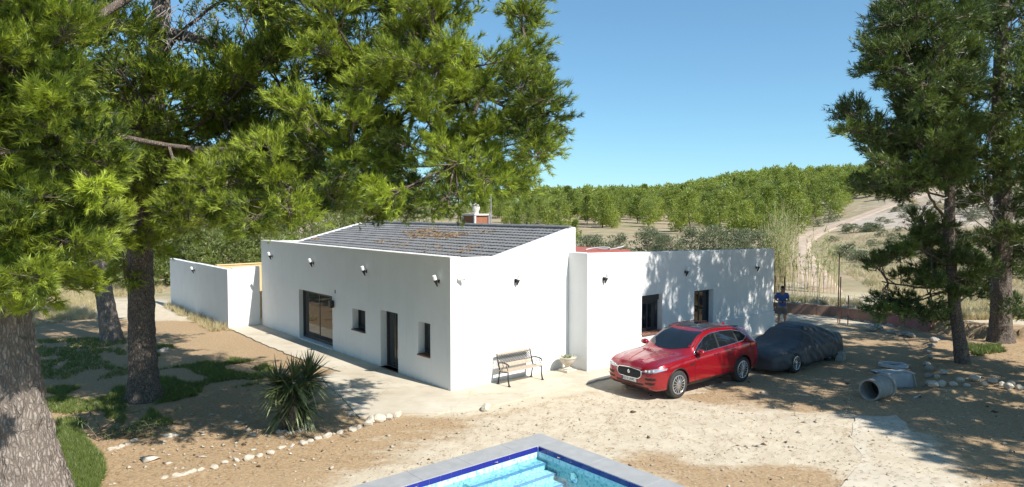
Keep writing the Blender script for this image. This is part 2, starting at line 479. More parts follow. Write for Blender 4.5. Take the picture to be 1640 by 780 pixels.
# ------------------------------------------------------------------ terrain
def sst(e0, e1, x):
    t = np.clip((x - e0) / (e1 - e0), 0, 1); return t * t * (3 - 2 * t)
LOWWALL = [gp(1226, 500), gp(1330, 507), gp(1420, 521), gp(1488, 533), gp(1700, 562)]
def terr(x, y):
    x = np.asarray(x, float); y = np.asarray(y, float)
    h = (8.8 + .012 * np.clip(x, -60, 400)) * sst(110, 430, y)
    h = h + 5.8 * sst(30, 95, x - .16 * (y - 60)) * sst(38, 120, y)
    h = h + 3.5 * sst(60, 140, x) * sst(10, 80, y)
    # bank behind the low wall at the right
    wx = np.array([p.x for p in LOWWALL] + [40]); wy = np.array([p.y for p in LOWWALL] + [LOWWALL[-1].y - 2])
    wl = np.interp(x, wx, wy, left=200)
    h = h + .5 * sst(0.0, .5, y - wl - .12) * sst(LOWWALL[0].x - .5, LOWWALL[0].x + .3, x) * (1 - .0 * x)
    h = h + .25 * np.sin(x * .05 + 1) * np.sin(y * .043) * sst(50, 110, y)
    # raised planting bed under the right-hand pines
    bed = sst(0, .35, x - np.interp(y, [15.6, 18.0, 20.0, 22.5, 25.5], [10.9, 10.9, 12.3, 13.6, 15.4], left=30, right=40)) * sst(0, .4, y - 17.75) * sst(0, 1.5, 28 - y)
    h = h + .16 * bed
    return h
def terr1(x, y): return float(terr(x, y))
def tp(x, y, dz=0): return Vector((x, y, terr1(x, y) + dz))

def inpoly(px, py, poly):
    c = np.zeros(px.shape, bool); n = len(poly)
    for i in range(n):
        x0, y0 = poly[i][:2]; x1, y1 = poly[(i + 1) % n][:2]
        cond = ((y0 > py) != (y1 > py))
        with np.errstate(divide='ignore', invalid='ignore'):
            xx = (x1 - x0) * (py - y0) / (y1 - y0) + x0
        c ^= cond & (px < xx)
    return c

POOL_I = hl(gp(862, 719))                 # inner back corner of the pool in house axes
PV1, PU1 = POOL_I[0], POOL_I[1]
PV0, PU0 = PV1 - 8.0, PU1 - 4.2
COPW = .58

def axis(dense0, dense1, step, lo, hi, g=1.12):
    a = list(np.arange(dense0, dense1 + 1e-6, step))
    s = step; x = dense1
    while x < hi: s *= g; x += s; a.append(x)
    s = step; x = dense0
    while x > lo: s *= g; x -= s; a.insert(0, x)
    return np.array(a)
gx = axis(-19, 22, .24, -900, 900, 1.10)
gy = axis(9, 44, .24, -120, 1500, 1.07)
GX, GY = np.meshgrid(gx, gy)
def poly_px(pts): return [tuple(gp(*p)[:2]) for p in pts]
def mask(*polys):
    mm = np.zeros(GX.shape)
    for p in polys: mm[inpoly(GX, GY, poly_px(p))] = 1
    return mm
def blur(mm, n):
    for _ in range(n):
        mm = (np.roll(mm, 1, 0) + np.roll(mm, -1, 0) + mm * 2) / 4
        mm = (np.roll(mm, 1, 1) + np.roll(mm, -1, 1) + mm * 2) / 4
    return mm
lit = np.full(GX.shape, .10)
lit = np.maximum(lit, .97 * mask([(-700, 470), (420, 520), (545, 598), (505, 606), (575, 675), (640, 660), (560, 700), (440, 735), (330, 780), (280, 900), (-700, 1200)]))
lit = np.maximum(lit, .75 * mask([(560, 700), (640, 660), (780, 662), (985, 612), (1000, 625), (800, 672), (700, 700), (560, 760), (430, 900), (280, 900), (330, 780), (440, 735)]))
lit = np.maximum(lit, .62 * mask([(690, 690), (760, 690), (700, 725), (560, 770), (500, 790), (520, 740)]))
lit = np.maximum(lit, .8 * mask([(935, 712), (1060, 720), (1130, 742), (1380, 745), (1340, 900), (1090, 800)]))
lit = np.maximum(lit, .85 * mask([(1340, 540), (1390, 520), (1900, 560), (1900, 1000), (1560, 800), (1490, 700), (1370, 665), (1240, 660), (1080, 645), (1210, 600), (1330, 590)]))
lit = np.maximum(lit, .55 * mask([(1220, 505), (1400, 520), (1360, 610), (1220, 640), (1060, 640), (1200, 590)]))
lit = np.minimum(lit, 1 - .9 * mask([(600, 790), (700, 742), (640, 745), (560, 790)]))
lit = blur(lit, 7)
D_ = np.hypot(GX, GY)
dryz = sst(32, 44, GY + .25 * np.maximum(GX - 10, 0)) * .9
dryz = np.maximum(dryz, sst(30, 50, np.abs(GX)) * .8)
dryz = np.maximum(dryz, sst(5, -15, GY) * .6)
pale = .55 * sst(40, 100, GX) * sst(40, 80, GY) * (1 - sst(150, 260, GY))
pale = np.maximum(pale, .75 * sst(14, 4, np.hypot((GX + 9) * .5, GY - 165)))
pale = np.maximum(pale, 1.0 * sst(38, 10, np.hypot(GX - 82, (GY - 118) * .8)))
pale = np.maximum(pale, .55 * sst(6, 2, np.hypot((GX - 15) * .8, GY - 40)))
H = terr(GX, GY)
near = sst(60, 30, D_)
rng = np.random.default_rng(5)
rough = np.zeros(GX.shape)
for i in range(0, GX.shape[0]):
    for j in range(0, GX.shape[1]):
        if near[i, j] > 0:
            rough[i, j] = noise.noise((GX[i, j] * .55, GY[i, j] * .55, 0)) * .035 + noise.noise((GX[i, j] * 2.3, GY[i, j] * 2.3, 4)) * .016
LV = (GX - HC.x) * bv.x + (GY - HC.y) * bv.y
LU = (GX - HC.x) * av.x + (GY - HC.y) * av.y
slab = ((LU > -4.2) & (LU < 16) & (LV > -2.4) & (LV < 17)) | ((LV > PV0 - 1) & (LV < PV1 + 1.0) & (LU > PU0 - 1) & (LU < PU1 + 1.0))
H = H + rough * near * np.where(slab, .22, 1.0)
inpool = (LV > PV0 - .27) & (LV < PV1 + .27) & (LU > PU0 - .27) & (LU < PU1 + .27)
ny, nx = GX.shape
idx = np.arange(ny * nx).reshape(ny, nx)
F = np.stack([idx[:-1, :-1], idx[:-1, 1:], idx[1:, 1:], idx[1:, :-1]], -1).reshape(-1, 4)
ip = inpool.ravel()
F = F[~(ip[F].all(axis=1))]
gm = fast_mesh('ground', np.stack([GX, GY, H], -1).reshape(-1, 3), F, 'ground', smooth=True)
ca = gm.color_attributes.new('zones', 'FLOAT_COLOR', 'POINT')
ca.data.foreach_set('color', np.stack([lit, dryz, pale, np.ones_like(lit)], -1).astype(np.float32).ravel())
ground = tag(link('ground', gm), 'sandy ground with pine litter, field and slope', kind='structure')

def sheet(name, pts, z0, z1, m, label, jit=.05, sub=.35, seed=1):
    """slab with a worn, uneven edge"""
    rr = random.Random(seed); out = []
    n = len(pts)
    for i in range(n):
        p = Vector(pts[i][:2]); q = Vector(pts[(i + 1) % n][:2]); k = max(1, int((q - p).length / sub))
        for j in range(k):
            t = p.lerp(q, j / k); out.append((t.x + rr.uniform(-jit, jit), t.y + rr.uniform(-jit, jit)))
    area = sum(out[i][0] * out[(i + 1) % len(out)][1] - out[(i + 1) % len(out)][0] * out[i][1] for i in range(len(out)))
    if area < 0: out.reverse()
    return tag(MB().prism(out, z0, z1).build(name, m), label, kind='structure')
sheet('concrete_path', [tuple(hw(-.02, 14.6)[:2]), tuple(hw(-1.35, 14.4)[:2]), gp(470, 573), gp(546, 597), gp(515, 606), gp(548, 640), gp(575, 670), gp(640, 664), gp(700, 664), gp(790, 652), gp(985, 604),
      gp(1030, 596), tuple(hw(8, -1.3)[:2]), tuple(hw(16, -1.2)[:2]), tuple(hw(16, .3)[:2]), tuple(hw(.2, .3)[:2])], -.1, .045, 'concrete', 'pale worn concrete apron round the house', .045)
sheet('concrete_patch', [gp(1372, 668), gp(1440, 666), gp(1455, 690), gp(1490, 712), gp(1488, 745), gp(1560, 800), gp(1330, 800), gp(1350, 770), gp(1385, 735), gp(1360, 700)], -.1, .012, 'concrete', 'broken pale concrete patch in the yard', .06, .3, 3)
# dirt track winding up the slope
def ribbon(name, pts, widths, m, label):
    P = [Vector(p) for p in pts]; dense = []; W = []
    for i in range(len(P) - 1):
        p0 = P[max(i - 1, 0)]; p1 = P[i]; p2 = P[i + 1]; p3 = P[min(i + 2, len(P) - 1)]
        for k in range(14):
            t = k / 14
            dense.append(.5 * ((2 * p1) + (p2 - p0) * t + (2 * p0 - 5 * p1 + 4 * p2 - p3) * t * t + (3 * p1 - p0 - 3 * p2 + p3) * t ** 3))
            W.append(widths[i] * (1 - t) + widths[i + 1] * t)
    V = []; Fc = []; nc = 9
    for i, p in enumerate(dense):
        t = (dense[min(i + 1, len(dense) - 1)] - dense[max(i - 1, 0)]).normalized(); nrm = Vector((t.y, -t.x))
        for k in range(nc):
            s = (k / (nc - 1) - .5); w = W[i] * (1 + .18 * noise.noise((p.x * .25 + k * 3, p.y * .25, 7)) * (k in (0, nc - 1)))
            q = p + nrm * (s * w); edge = abs(s) > .49
            endt = min(i, len(dense) - 1 - i) < 2
            V.append((q.x, q.y, terr1(q.x, q.y) + (-.06 if edge or endt else .10 - .05 * math.cos(s * 4 * math.pi) * .8)))
    for i in range(len(dense) - 1):
        for k in range(nc - 1):
            Fc.append((i * nc + k, i * nc + k + 1, (i + 1) * nc + k + 1, (i + 1) * nc + k))
    return tag(link(name, fast_mesh(name, V, Fc, m, smooth=True)), label, kind='structure')
def wp(px, D): return ((px - CX) / FPX * D, D)
TRACK = [wp(1330, 36.5), wp(1292, 50), wp(1280, 62), wp(1272, 80), wp(1284, 102), wp(1318, 122), wp(1368, 141), wp(1430, 160), wp(1530, 188)]
ribbon('dirt_track', TRACK, [1.6, 3.2, 3.6, 4.0, 4.6, 4.8, 4.6, 4.6, 4.6], 'track', 'pale rutted dirt track winding up the slope')
# ------------------------------------------------------------------ house
HLEN = (HL - HC).length
HTOP = 3.70
RV0, RZ0 = on_u(797, 411, 0)               # where the gable starts to rise
RV1, RZ1 = on_u(922, 364, 0)
RSL = (RZ1 - RZ0) / (RV1 - RV0)
HW = RV1
def roofz(v): return RZ0 - .03 + (v - RV0) * RSL

house = thing('house', 'white rendered single-storey house with dark tiled mono-pitch roof', 'house', HC, HROT)

def wall_v(mb, v0, v1, L, top, openings):
    """wall whose outer face is the plane v=v0 (facing -v), with rectangular openings (u0,u1,z0,z1) cut right through"""
    us = sorted({0, L, *[o[0] for o in openings], *[o[1] for o in openings]})
    zs = sorted({0, top, *[o[2] for o in openings], *[o[3] for o in openings]})
    hole = lambda u, z: any(o[0] < u < o[1] and o[2] < z < o[3] for o in openings)
    for i in range(len(us) - 1):
        for j in range(len(zs) - 1):
            u0, u1, z0, z1 = us[i], us[i + 1], zs[j], zs[j + 1]
            if hole((u0 + u1) / 2, (z0 + z1) / 2): continue
            mb.add([(v0, u0, z0), (v0, u1, z0), (v0, u1, z1), (v0, u0, z1)], [(3, 2, 1, 0)][::-1] if False else [(0, 3, 2, 1)])
            mb.add([(v1, u0, z0), (v1, u1, z0), (v1, u1, z1), (v1, u0, z1)], [(0, 1, 2, 3)])
    for (u0, u1, z0, z1) in openings:
        mb.add([(v0, u0, z0), (v1, u0, z0), (v1, u0, z1), (v0, u0, z1)], [(0, 1, 2, 3)])
        mb.add([(v0, u1, z0), (v1, u1, z0), (v1, u1, z1), (v0, u1, z1)], [(0, 3, 2, 1)])
        mb.add([(v0, u0, z1), (v1, u0, z1), (v1, u1, z1), (v0, u1, z1)], [(0, 1, 2, 3)])
        mb.add([(v0, u0, z0), (v1, u0, z0), (v1, u1, z0), (v0, u1, z0)], [(0, 3, 2, 1)])
    mb.add([(v0, 0, top), (v1, 0, top), (v1, L, top), (v0, L, top)], [(0, 1, 2, 3)])
    mb.add([(v0, 0, 0), (v1, 0, 0), (v1, 0, top), (v0, 0, top)], [(0, 1, 2, 3)])
    mb.add([(v0, L, 0), (v1, L, 0), (v1, L, top), (v0, L, top)], [(0, 3, 2, 1)])
    return mb
def op_v(x0, y0, x1, y1, yb0, yb1):
    a1 = on_v(x0, y0, 0); a2 = on_v(x1, y1, 0); b1 = on_v(x0, yb0, 0); b2 = on_v(x1, yb1, 0)
    return (a2[0], a1[0], (b1[1] + b2[1]) / 2, (a1[1] + a2[1]) / 2)
OP_SLIDE = op_v(478.5, 463, 532, 474, 541, 560)
OP_WIN1 = op_v(564, 494, 585, 497.5, 528, 534)
OP_DOOR = op_v(609, 496.5, 637, 501.5, 589, 601)
OP_WIN2 = op_v(669.5, 515, 689, 518, 568, 574)
OP_DOOR = (OP_DOOR[0], OP_DOOR[1], .06, OP_DOOR[3])
OP_SLIDE = (OP_SLIDE[0], OP_SLIDE[1], max(.1, OP_SLIDE[2]), OP_SLIDE[3])
m = wall_v(MB(), 0, .30, HLEN, HTOP, [OP_SLIDE, OP_WIN1, OP_DOOR, OP_WIN2])
m.build('wall', 'stucco', house)
# gables: profile in (v,z)
def gable(u0, u1, name='gable_wall'):
    up = .06
    prof = [(.3, 0), (HW, 0), (HW, RZ1), (RV0, RZ0), (.3, HTOP - .006)]
    MB().prism_y(prof, u0, u1).build(name, 'stucco', house, bevel=.012)
gable(-.0, .28); gable(HLEN - .28, HLEN)
MB().box(HW - .28, HW, .28, HLEN - .28, 0, RZ1 - .1).build('rear_wall', 'stucco', house)
# thin flashing/coping line on the long parapet
MB().box(-.02, .34, -.015, HLEN + .015, HTOP, HTOP + .03).build('parapet_coping', 'coping_white', house, bevel=.008)
# dark interior so that the glass looks into rooms, not sky
MB().box(.32, HW - .3, .3, HLEN - .3, .04, .05).build('floor', 'coping_grey', house)
roof = MB().add([(.3, .28, roofz(.3) - .12), (HW - .02, .28, roofz(HW) - .12), (HW - .02, HLEN - .28, roofz(HW) - .12), (.3, HLEN - .28, roofz(.3) - .12),
                 (.3, .28, roofz(.3) - .03), (HW - .02, .28, roofz(HW) - .03), (HW - .02, HLEN - .28, roofz(HW) - .03), (.3, HLEN - .28, roofz(.3) - .03)],
                [(0, 3, 2, 1), (4, 5, 6, 7), (0, 1, 5, 4), (1, 2, 6, 5), (2, 3, 7, 6), (3, 0, 4, 7)]).build('roof', 'roof_tile', house)
# individual tiles: courses run along u, each laps the one below
TL, TW, EXPO = .40, .335, .30
ang = math.atan(RSL)
tile_meshes = []
rt = random.Random(3)
for k in range(5):
    mb = MB()
    w = TW - .006
    prof = [(0, 0), (.06, .016), (.13, .004), (w / 2, 0), (w - .13, .004), (w - .06, .016), (w, 0)]
    vs = []
    for (yy, zz) in prof: vs += [(0, yy, zz + .046), (TL, yy, zz + .010), (0, yy, zz + .006), ]
    n = len(prof); fs = []
    for i in range(n - 1):
        a0, a1 = i * 3, (i + 1) * 3
        fs += [(a0, a0 + 1, a1 + 1, a1), (a0 + 2, a0, a1, a1 + 2)]
    tile_meshes.append(mb.add(vs, fs).mesh('roof_tile', 'roof_tile'))
ncol = int((HLEN - .60) / TW)
ncourse = int((HW - .35) / (EXPO * math.cos(ang)))
slots = []
for c in range(ncourse):
    v = HW - .06 - TL * math.cos(ang) - c * EXPO * math.cos(ang)
    for q in range(ncol):
        slots.append((c, q, v, .30 + q * TW + (c % 2) * .05))
slots.sort(key=lambda s: (s[3], s[2]))       # the 300 nearest visible ones are parts
vis = [s for s in slots if s[2] > 1.0]; hid = [s for s in slots if s[2] <= 1.0]
parts, rest = vis[:290], vis[290:] + hid
mrest = MB()
for (c, q, v, u) in parts:
    o = bpy.data.objects.new('roof_tile', tile_meshes[rt.randrange(5)]); C_.objects.link(o); o.parent = roof
    o.location = (v, u, roofz(v) - .022 + rt.uniform(-.003, .004)); o.rotation_euler = (0, -ang + rt.uniform(-.012, .006), rt.uniform(-.008, .008))
for (c, q, v, u) in rest:
    M4 = Matrix.Translation((v, u, roofz(v) - .022 + rt.uniform(-.003, .004))) @ Matrix.Rotation(-ang + rt.uniform(-.012, .006), 4, 'Y') @ Matrix.Rotation(rt.uniform(-.008, .008), 4, 'Z')
    me = tile_meshes[0]
    mrest.add([M4 @ x.co for x in me.vertices], [tuple(p.vertices) for p in me.polygons])
tag(mrest.build('far_roof_tiles', 'roof_tile', roof), kind='stuff')
# ridge caps
nr = 34
mcap = MB().tube([(0, 0, 0), (0, (HLEN - .3) / nr + .03, 0)], .10, 10).mesh('ridge_cap', 'roof_tile')
for k in range(nr):
    o = link('ridge_cap', mcap, roof, (HW - .07, .15 + k * (HLEN - .3) / nr, RZ1 - .045 + .004 * (k % 2)))

def window_v(opn, name, parts_=2, sill=None, recess=.20, door=False, handle=False):
    u0, u1, z0, z1 = opn
    w = link(name, None, house, (recess, 0, 0)); fr = .055
    if sill: MB().box(-recess - .05, -.002, u0 - .0, u1 + .0, z0 + .002, z0 + .045).build('sill', sill, w, bevel=.006)
    zb = z0 + (.047 if sill else .004)
    m_ = MB()
    m_.box(0, .06, u0 + .002, u0 + fr, zb, z1 - .002).box(0, .06, u1 - fr, u1 - .002, zb, z1 - .002).box(0.001, .059, u0 + fr, u1 - fr, z1 - fr, z1 - .002).box(.001, .059, u0 + fr, u1 - fr, zb, zb + fr)
    m_.build('frame', 'frame_anthracite', w, bevel=.004)
    L = (u1 - u0 - 2 * fr) / parts_
    for k in range(parts_):
        a0 = u0 + fr + k * L; a1 = a0 + L
        s = MB(); f2 = .045; off = .012 + .018 * (k % 2)
        s.box(off, off + .03, a0 + .001, a0 + f2, zb + fr + .001, z1 - fr - .001).box(off, off + .03, a1 - f2, a1 - .001, zb + fr + .001, z1 - fr - .001)
        s.box(off + .001, off + .029, a0 + f2, a1 - f2, z1 - fr - f2, z1 - fr - .001).box(off + .001, off + .029, a0 + f2, a1 - f2, zb + fr + .001, zb + fr + f2)
        s.build('sash', 'frame_anthracite', w, bevel=.003)
        MB().box(off + .012, off + .02, a0 + f2, a1 - f2, zb + fr + f2, z1 - fr - f2).build('pane', 'glass_dark', w)
    if handle:
        MB().box(-.045, .01, u0 + fr + .02, u0 + fr + .045, 1.0, 1.03).box(-.045, -.03, u0 + fr + .02, u0 + fr + .15, 1.0, 1.03).build('handle', 'alloy', w)
    return w
window_v(OP_SLIDE, 'sliding_door', 2, None, .16)
window_v(OP_WIN1, 'window', 2, 'frame_anthracite', .22)
window_v(OP_DOOR, 'entrance_door', 2, None, .22, handle=True)
window_v(OP_WIN2, 'window', 1, 'sill_terracotta', .22)
MB().box(-.05, .22, OP_DOOR[0] - .02, OP_DOOR[1] + .02, .0, .06).build('threshold', 'sill_terracotta', house, bevel=.006)
MB().box(-.06, .155, OP_SLIDE[0] - .02, OP_SLIDE[1] + .02, .02, OP_SLIDE[2] - .002).build('threshold', 'coping_white', house, bevel=.006)
# black meter box by the sliding door, small slot vent above it
uu, zz = on_v(534, 487, 0)
bx_ = thing('wall_box', 'small black box lantern on the shaded wall beside the sliding door', 'wall box', hw(0, uu, zz - .12), HROT)
MB().box(-.16, -.03, -.09, .09, .0, .26).build('case', 'lamp_black', bx_, bevel=.012)
MB().box(-.03, .0, -.05, .05, .04, .22).build('bracket', 'lamp_black', bx_)
uu, zz = on_v(537, 467, 0)
tag(MB().box(-.02, .01, -.012, .012, -.06, .06).build('wall_vent', 'lamp_black', None, hw(0, uu, zz), HROT, bevel=.004), 'tiny dark slot vent above the black box on the shaded wall', 'vent')

# wall lamps: black cone with white ribbed glass, leaning out of the wall
def wall_lamp(p, rz, label):                # wall faces local -Y
    t = thing('wall_lamp', label, 'wall lamp', p, rz, 'cone wall lamps on the white walls'); t.scale = (.86, .86, .86)
    tilt = Matrix.Rotation(R(20), 4, 'X')
    def put(mb, name, m):
        mb.v = [tuple((Matrix.Translation((0, -.07, -.16)) @ tilt @ Vector(v).to_4d()).to_3d()) for v in mb.v]
        return smooth_by_angle(mb.build(name, m, t), 35)
    put(MB().lathe([(.012, -.02), (.02, 0), (.058, .19), (.064, .195), (.064, .21)], 16), 'cone', 'lamp_black')
    put(MB().lathe([(.05, .211), (.066, .225), (.058, .245), (.066, .265), (.058, .285), (.066, .305), (.058, .325), (.066, .345), (.06, .37), (.03, .378)], 16), 'glass', 'lamp_white')
    MB().box(-.03, .03, -.10, .0, -.03, .0).build('bracket', 'lamp_black', t)
    MB().box(-.045, .045, -.018, .002, -.075, .045).build('back_plate', 'lamp_black', t, bevel=.004)
    return t
RZ_V = HROT - math.pi / 2                    # for a wall facing -v, local -Y -> -bv
RZ_U = HROT                                  # for a wall facing -u, local -Y -> -av
for (x, y, lab) in [(436, 410, 'cone wall lamp at the far left end of the shaded long wall'), (502, 421, 'cone wall lamp above the left side of the sliding glass door'),
                    (587, 434, 'cone wall lamp above the small square window on the shaded wall'), (703, 450, 'cone wall lamp on the shaded wall next to the house corner')]:
    u, z = on_v(x, y, 0); wall_lamp(hw(0, u, z), RZ_V, lab)
v, z = on_u(826, 449, 0); wall_lamp(hw(v, 0, z), RZ_U, 'cone wall lamp on the bright gable wall above the bench')
# small security camera
v, z = on_u(734, 446, 0)
sc_ = thing('security_camera', 'small dark security camera on the bright gable wall near the corner', 'camera', hw(v, 0, z), RZ_U)
MB().lathe([(.05, 0), (.05, .02)], 16).build('base_plate', 'lamp_white', sc_).rotation_euler = (R(90), 0, 0)
o = smooth_by_angle(MB().lathe([(.03, -.09), (.045, -.085), (.045, .08), (.03, .09)], 16).build('camera_body', 'lamp_white', sc_, (0.04, -.09, -.01))); o.rotation_euler = (R(80), 0, R(50))
o = MB().lathe([(.034, 0), (.034, .012)], 16).build('lens', 'lamp_black', sc_, (.11, -.145, -.03)); o.rotation_euler = (R(80), 0, R(50))

# ------------------------------------------------------------------ annex
AV0, _ = on_u(940, 597, -.7)
AU = -.7
AV0 = hl(gp(940, 597))[0]; AU = hl(gp(940, 597))[1]
AV1 = hl(gp(1223, 529))[0]
print('annex', AV0, AU, AV1, 'house', HLEN, HW, RZ1, RZ0)
AT0 = on_u(940, 406, AU)[1]; AT1 = on_u(1223, 400, AU)[1]
annex = thing('annex', 'white flat-roofed wing with dappled shade behind the red car', 'house', HC, HROT)
def op_u(x0, y0, x1, y1, yb):
    a1 = on_u(x0, y0, AU); a2 = on_u(x1, y1, AU); b1 = on_u((x0 + x1) / 2, yb, AU)
    return (a1[0], a2[0], b1[1], (a1[1] + a2[1]) / 2)
OPA1 = op_u(1028, 473, 1061, 471, 532.5)
OPA2 = op_u(1112, 465.5, 1143, 463.5, 540)
OPA2 = (OPA2[0], OPA2[1], .5, OPA2[3])
mb = MB()
vs_ = sorted({AV0, AV1, OPA1[0], OPA1[1], OPA2[0], OPA2[1]})
T = .30
def atop(v): return AT0 + (AT1 - AT0) * (v - AV0) / (AV1 - AV0)
for i in range(len(vs_) - 1):
    v0, v1 = vs_[i], vs_[i + 1]
    opn = [o for o in (OPA1, OPA2) if o[0] <= v0 + 1e-6 and v1 <= o[1] + 1e-6]
    segs = [(0, None)] if not opn else [(0, opn[0][2]), (opn[0][3], None)]
    for z0, z1 in segs:
        za, zb = (atop(v0), atop(v1)) if z1 is None else (z1, z1)
        mb.add([(v0, AU, z0), (v1, AU, z0), (v1, AU, zb), (v0, AU, za)], [(0, 1, 2, 3)])
        mb.add([(v0, AU + T, z0), (v1, AU + T, z0), (v1, AU + T, zb), (v0, AU + T, za)], [(3, 2, 1, 0)])
    mb.add([(v0, AU, atop(v0)), (v1, AU, atop(v1)), (v1, AU + T, atop(v1)), (v0, AU + T, atop(v0))], [(0, 1, 2, 3)])
for (v0, v1, z0, z1) in (OPA1, OPA2):
    mb.add([(v0, AU, z0), (v0, AU + T, z0), (v0, AU + T, z1), (v0, AU, z1)], [(0, 3, 2, 1)])
    mb.add([(v1, AU, z0), (v1, AU + T, z0), (v1, AU + T, z1), (v1, AU, z1)], [(0, 1, 2, 3)])
    mb.add([(v0, AU, z1), (v1, AU, z1), (v1, AU + T, z1), (v0, AU + T, z1)], [(0, 3, 2, 1)])
    mb.add([(v0, AU, z0), (v1, AU, z0), (v1, AU + T, z0), (v0, AU + T, z0)], [(0, 1, 2, 3)])
mb.add([(AV0, AU, 0), (AV0, AU + T, 0), (AV0, AU + T, AT0), (AV0, AU, AT0)], [(0, 3, 2, 1)])
mb.add([(AV1, AU, 0), (AV1, AU + T, 0), (AV1, AU + T, AT1), (AV1, AU, AT1)], [(0, 1, 2, 3)])
mb.build('wall', 'stucco', annex)
AB = 5.0
MB().box(AV0, AV0 + .3, AU + T, -.004, 0, AT0).build('side_wall', 'stucco', annex)
MB().add([(AV1 - .3, AU + T, 0), (AV1, AU + T, 0), (AV1, AB, 0), (AV1 - .3, AB, 0), (AV1 - .3, AU + T, AT1), (AV1, AU + T, AT1), (AV1, AB, AT1 - .6), (AV1 - .3, AB, AT1 - .6)],
         [(0, 3, 2, 1), (4, 5, 6, 7), (0, 1, 5, 4), (1, 2, 6, 5), (2, 3, 7, 6), (3, 0, 4, 7)]).build('end_wall', 'stucco', annex)
MB().box(HW + .004, AV1 - .3, AB - .3, AB, 0, AT1 - .62).build('rear_wall', 'stucco', annex)
MB().box(HW + .004, AV1 - .302, AU + T + .002, AB - .302, AT1 - 1.3, AT1 - 1.2).build('flat_roof', 'red_terrace', annex)
MB().box(HW + .01, HW + 2.8, .1, AB - .31, AT1 - 1.199, AT0 - .035).build('terrace_deck', 'red_terrace', annex, bevel=.01)
# plinth: slightly proud lower band of the wall
vj = OPA1[0] - .02
MB().box(AV0 + .35, AV1 + .05, AU - .045, AU - .001, 0, .86).build('plinth', 'stucco', annex, bevel=.015)
MB().box(AV1 + .001, AV1 + .05, AU + .0, 3.5, 0, .86).build('plinth', 'stucco', annex, bevel=.015)
MB().box(AV0 - .02, AV0 + .349, AU - .02, AU - .001, 0, 1.12).build('corner_plinth', 'stucco', annex)
def window_u(opn, name, shutter, sill):
    v0, v1, z0, z1 = opn; w = link(name, None, annex, (0, AU + .20, 0)); fr = .055
    if sill: MB().box(v0 - .03, v1 + .03, -.29, -.202, z0 - .05, z0 + .0).box(v0 + .002, v1 - .002, -.202, -.002, z0 + .002, z0 + .03).build('sill', 'sill_terracotta', w, bevel=.006)
    zb = z0 + .034
    zt = z1 - .003
    if shutter:
        MB().box(v0 + .003, v1 - .003, -.05, .07, z1 - .22, z1 - .003).build('shutter_box', 'frame_anthracite', w, bevel=.008)
        zt = z1 - .222
    MB().box(v0 + .003, v0 + fr, 0, .06, zb, zt).box(v1 - fr, v1 - .003, 0, .06, zb, zt).box(v0 + fr, v1 - fr, .001, .059, zt - fr, zt).box(v0 + fr, v1 - fr, .001, .059, zb, zb + fr).build('frame', 'frame_anthracite', w, bevel=.004)
    L = (v1 - v0 - 2 * fr) / 2
    for k in range(2):
        a0 = v0 + fr + k * L; a1 = a0 + L; f2 = .045; off = .01 + .02 * k
        MB().box(a0 + .001, a0 + f2, off, off + .03, zb + fr + .001, zt - fr - .001).box(a1 - f2, a1 - .001, off, off + .03, zb + fr + .001, zt - fr - .001).box(a0 + f2, a1 - f2, off + .001, off + .029, zt - fr - f2, zt - fr - .001).box(a0 + f2, a1 - f2, off + .001, off + .029, zb + fr + .001, zb + fr + f2).build('sash', 'frame_anthracite', w, bevel=.003)
        MB().box(a0 + f2, a1 - f2, off + .012, off + .02, zb + fr + f2, zt - fr - f2).build('pane', 'glass_dark', w)
window_u(OPA1, 'window', True, True)
window_u(OPA2, 'glazed_door', False, False)
for (x, y, lab) in [(967, 446, 'cone wall lamp on the sunlit left part of the wing'), (1097, 435, 'cone wall lamp in dappled shade between window and door of the wing'),
                    (1211, 428, 'cone wall lamp at the far right end of the wing wall')]:
    v, z = on_u(x, y, AU); wall_lamp(hw(v, AU, z), RZ_U, lab)
# white hose left on the terrace
hp = [hw(HW + 1.1 + .25 * math.sin(t * 1.1) + t * .22, .35 + .25 * math.cos(t * 1.7), AT0 - .0 + (.08 * max(0, math.sin(t * 1.3)))) for t in np.linspace(0, 7, 40)]
tag(smooth_by_angle(MB().tube(hp, .02, 6).build('roof_hose', 'hose_white')), 'white hose lying on the red terrace of the wing', 'hose')

# ------------------------------------------------------------------ small brick chimney behind the ridge
ch = thing('chimney_hut', 'brick-red chimney block with white edges and rounded white cowl behind the roof', 'chimney', HC, HROT)
q = hl(at(760, 350, 24.4)); cv, cu = HW + .45, q[1] + 2.0
MB().box(cv, cv + .7, cu - .35, cu + .35, 0, RZ1 + .32).build('stack', 'brick_red', ch)
for (dv, du) in ((-.03, -.40), (-.03, .33), (.65, -.40)):
    MB().box(cv + dv, cv + dv + .08, cu + du, cu + du + .08, 0.0, RZ1 + .335).build('edge_trim', 'coping_white', ch)
MB().box(cv - .05, cv + .75, cu - .42, cu + .42, RZ1 + .336, RZ1 + .40).build('cap_slab', 'coping_white', ch, bevel=.01)
smooth_by_angle(MB().lathe([(.10, 0), (.10, .10), (.14, .15), (.15, .26), (.12, .36), (.05, .42), (.02, .43)], 16, (cv + .35, cu, RZ1 + .40)).build('cowl', 'coping_white', ch))
MB().tube([(cv + .7, cu - .5, 2.5), (cv + .7, cu - .5, RZ1 + 1.15)], .025, 8).build('mast', 'galvanised', ch)

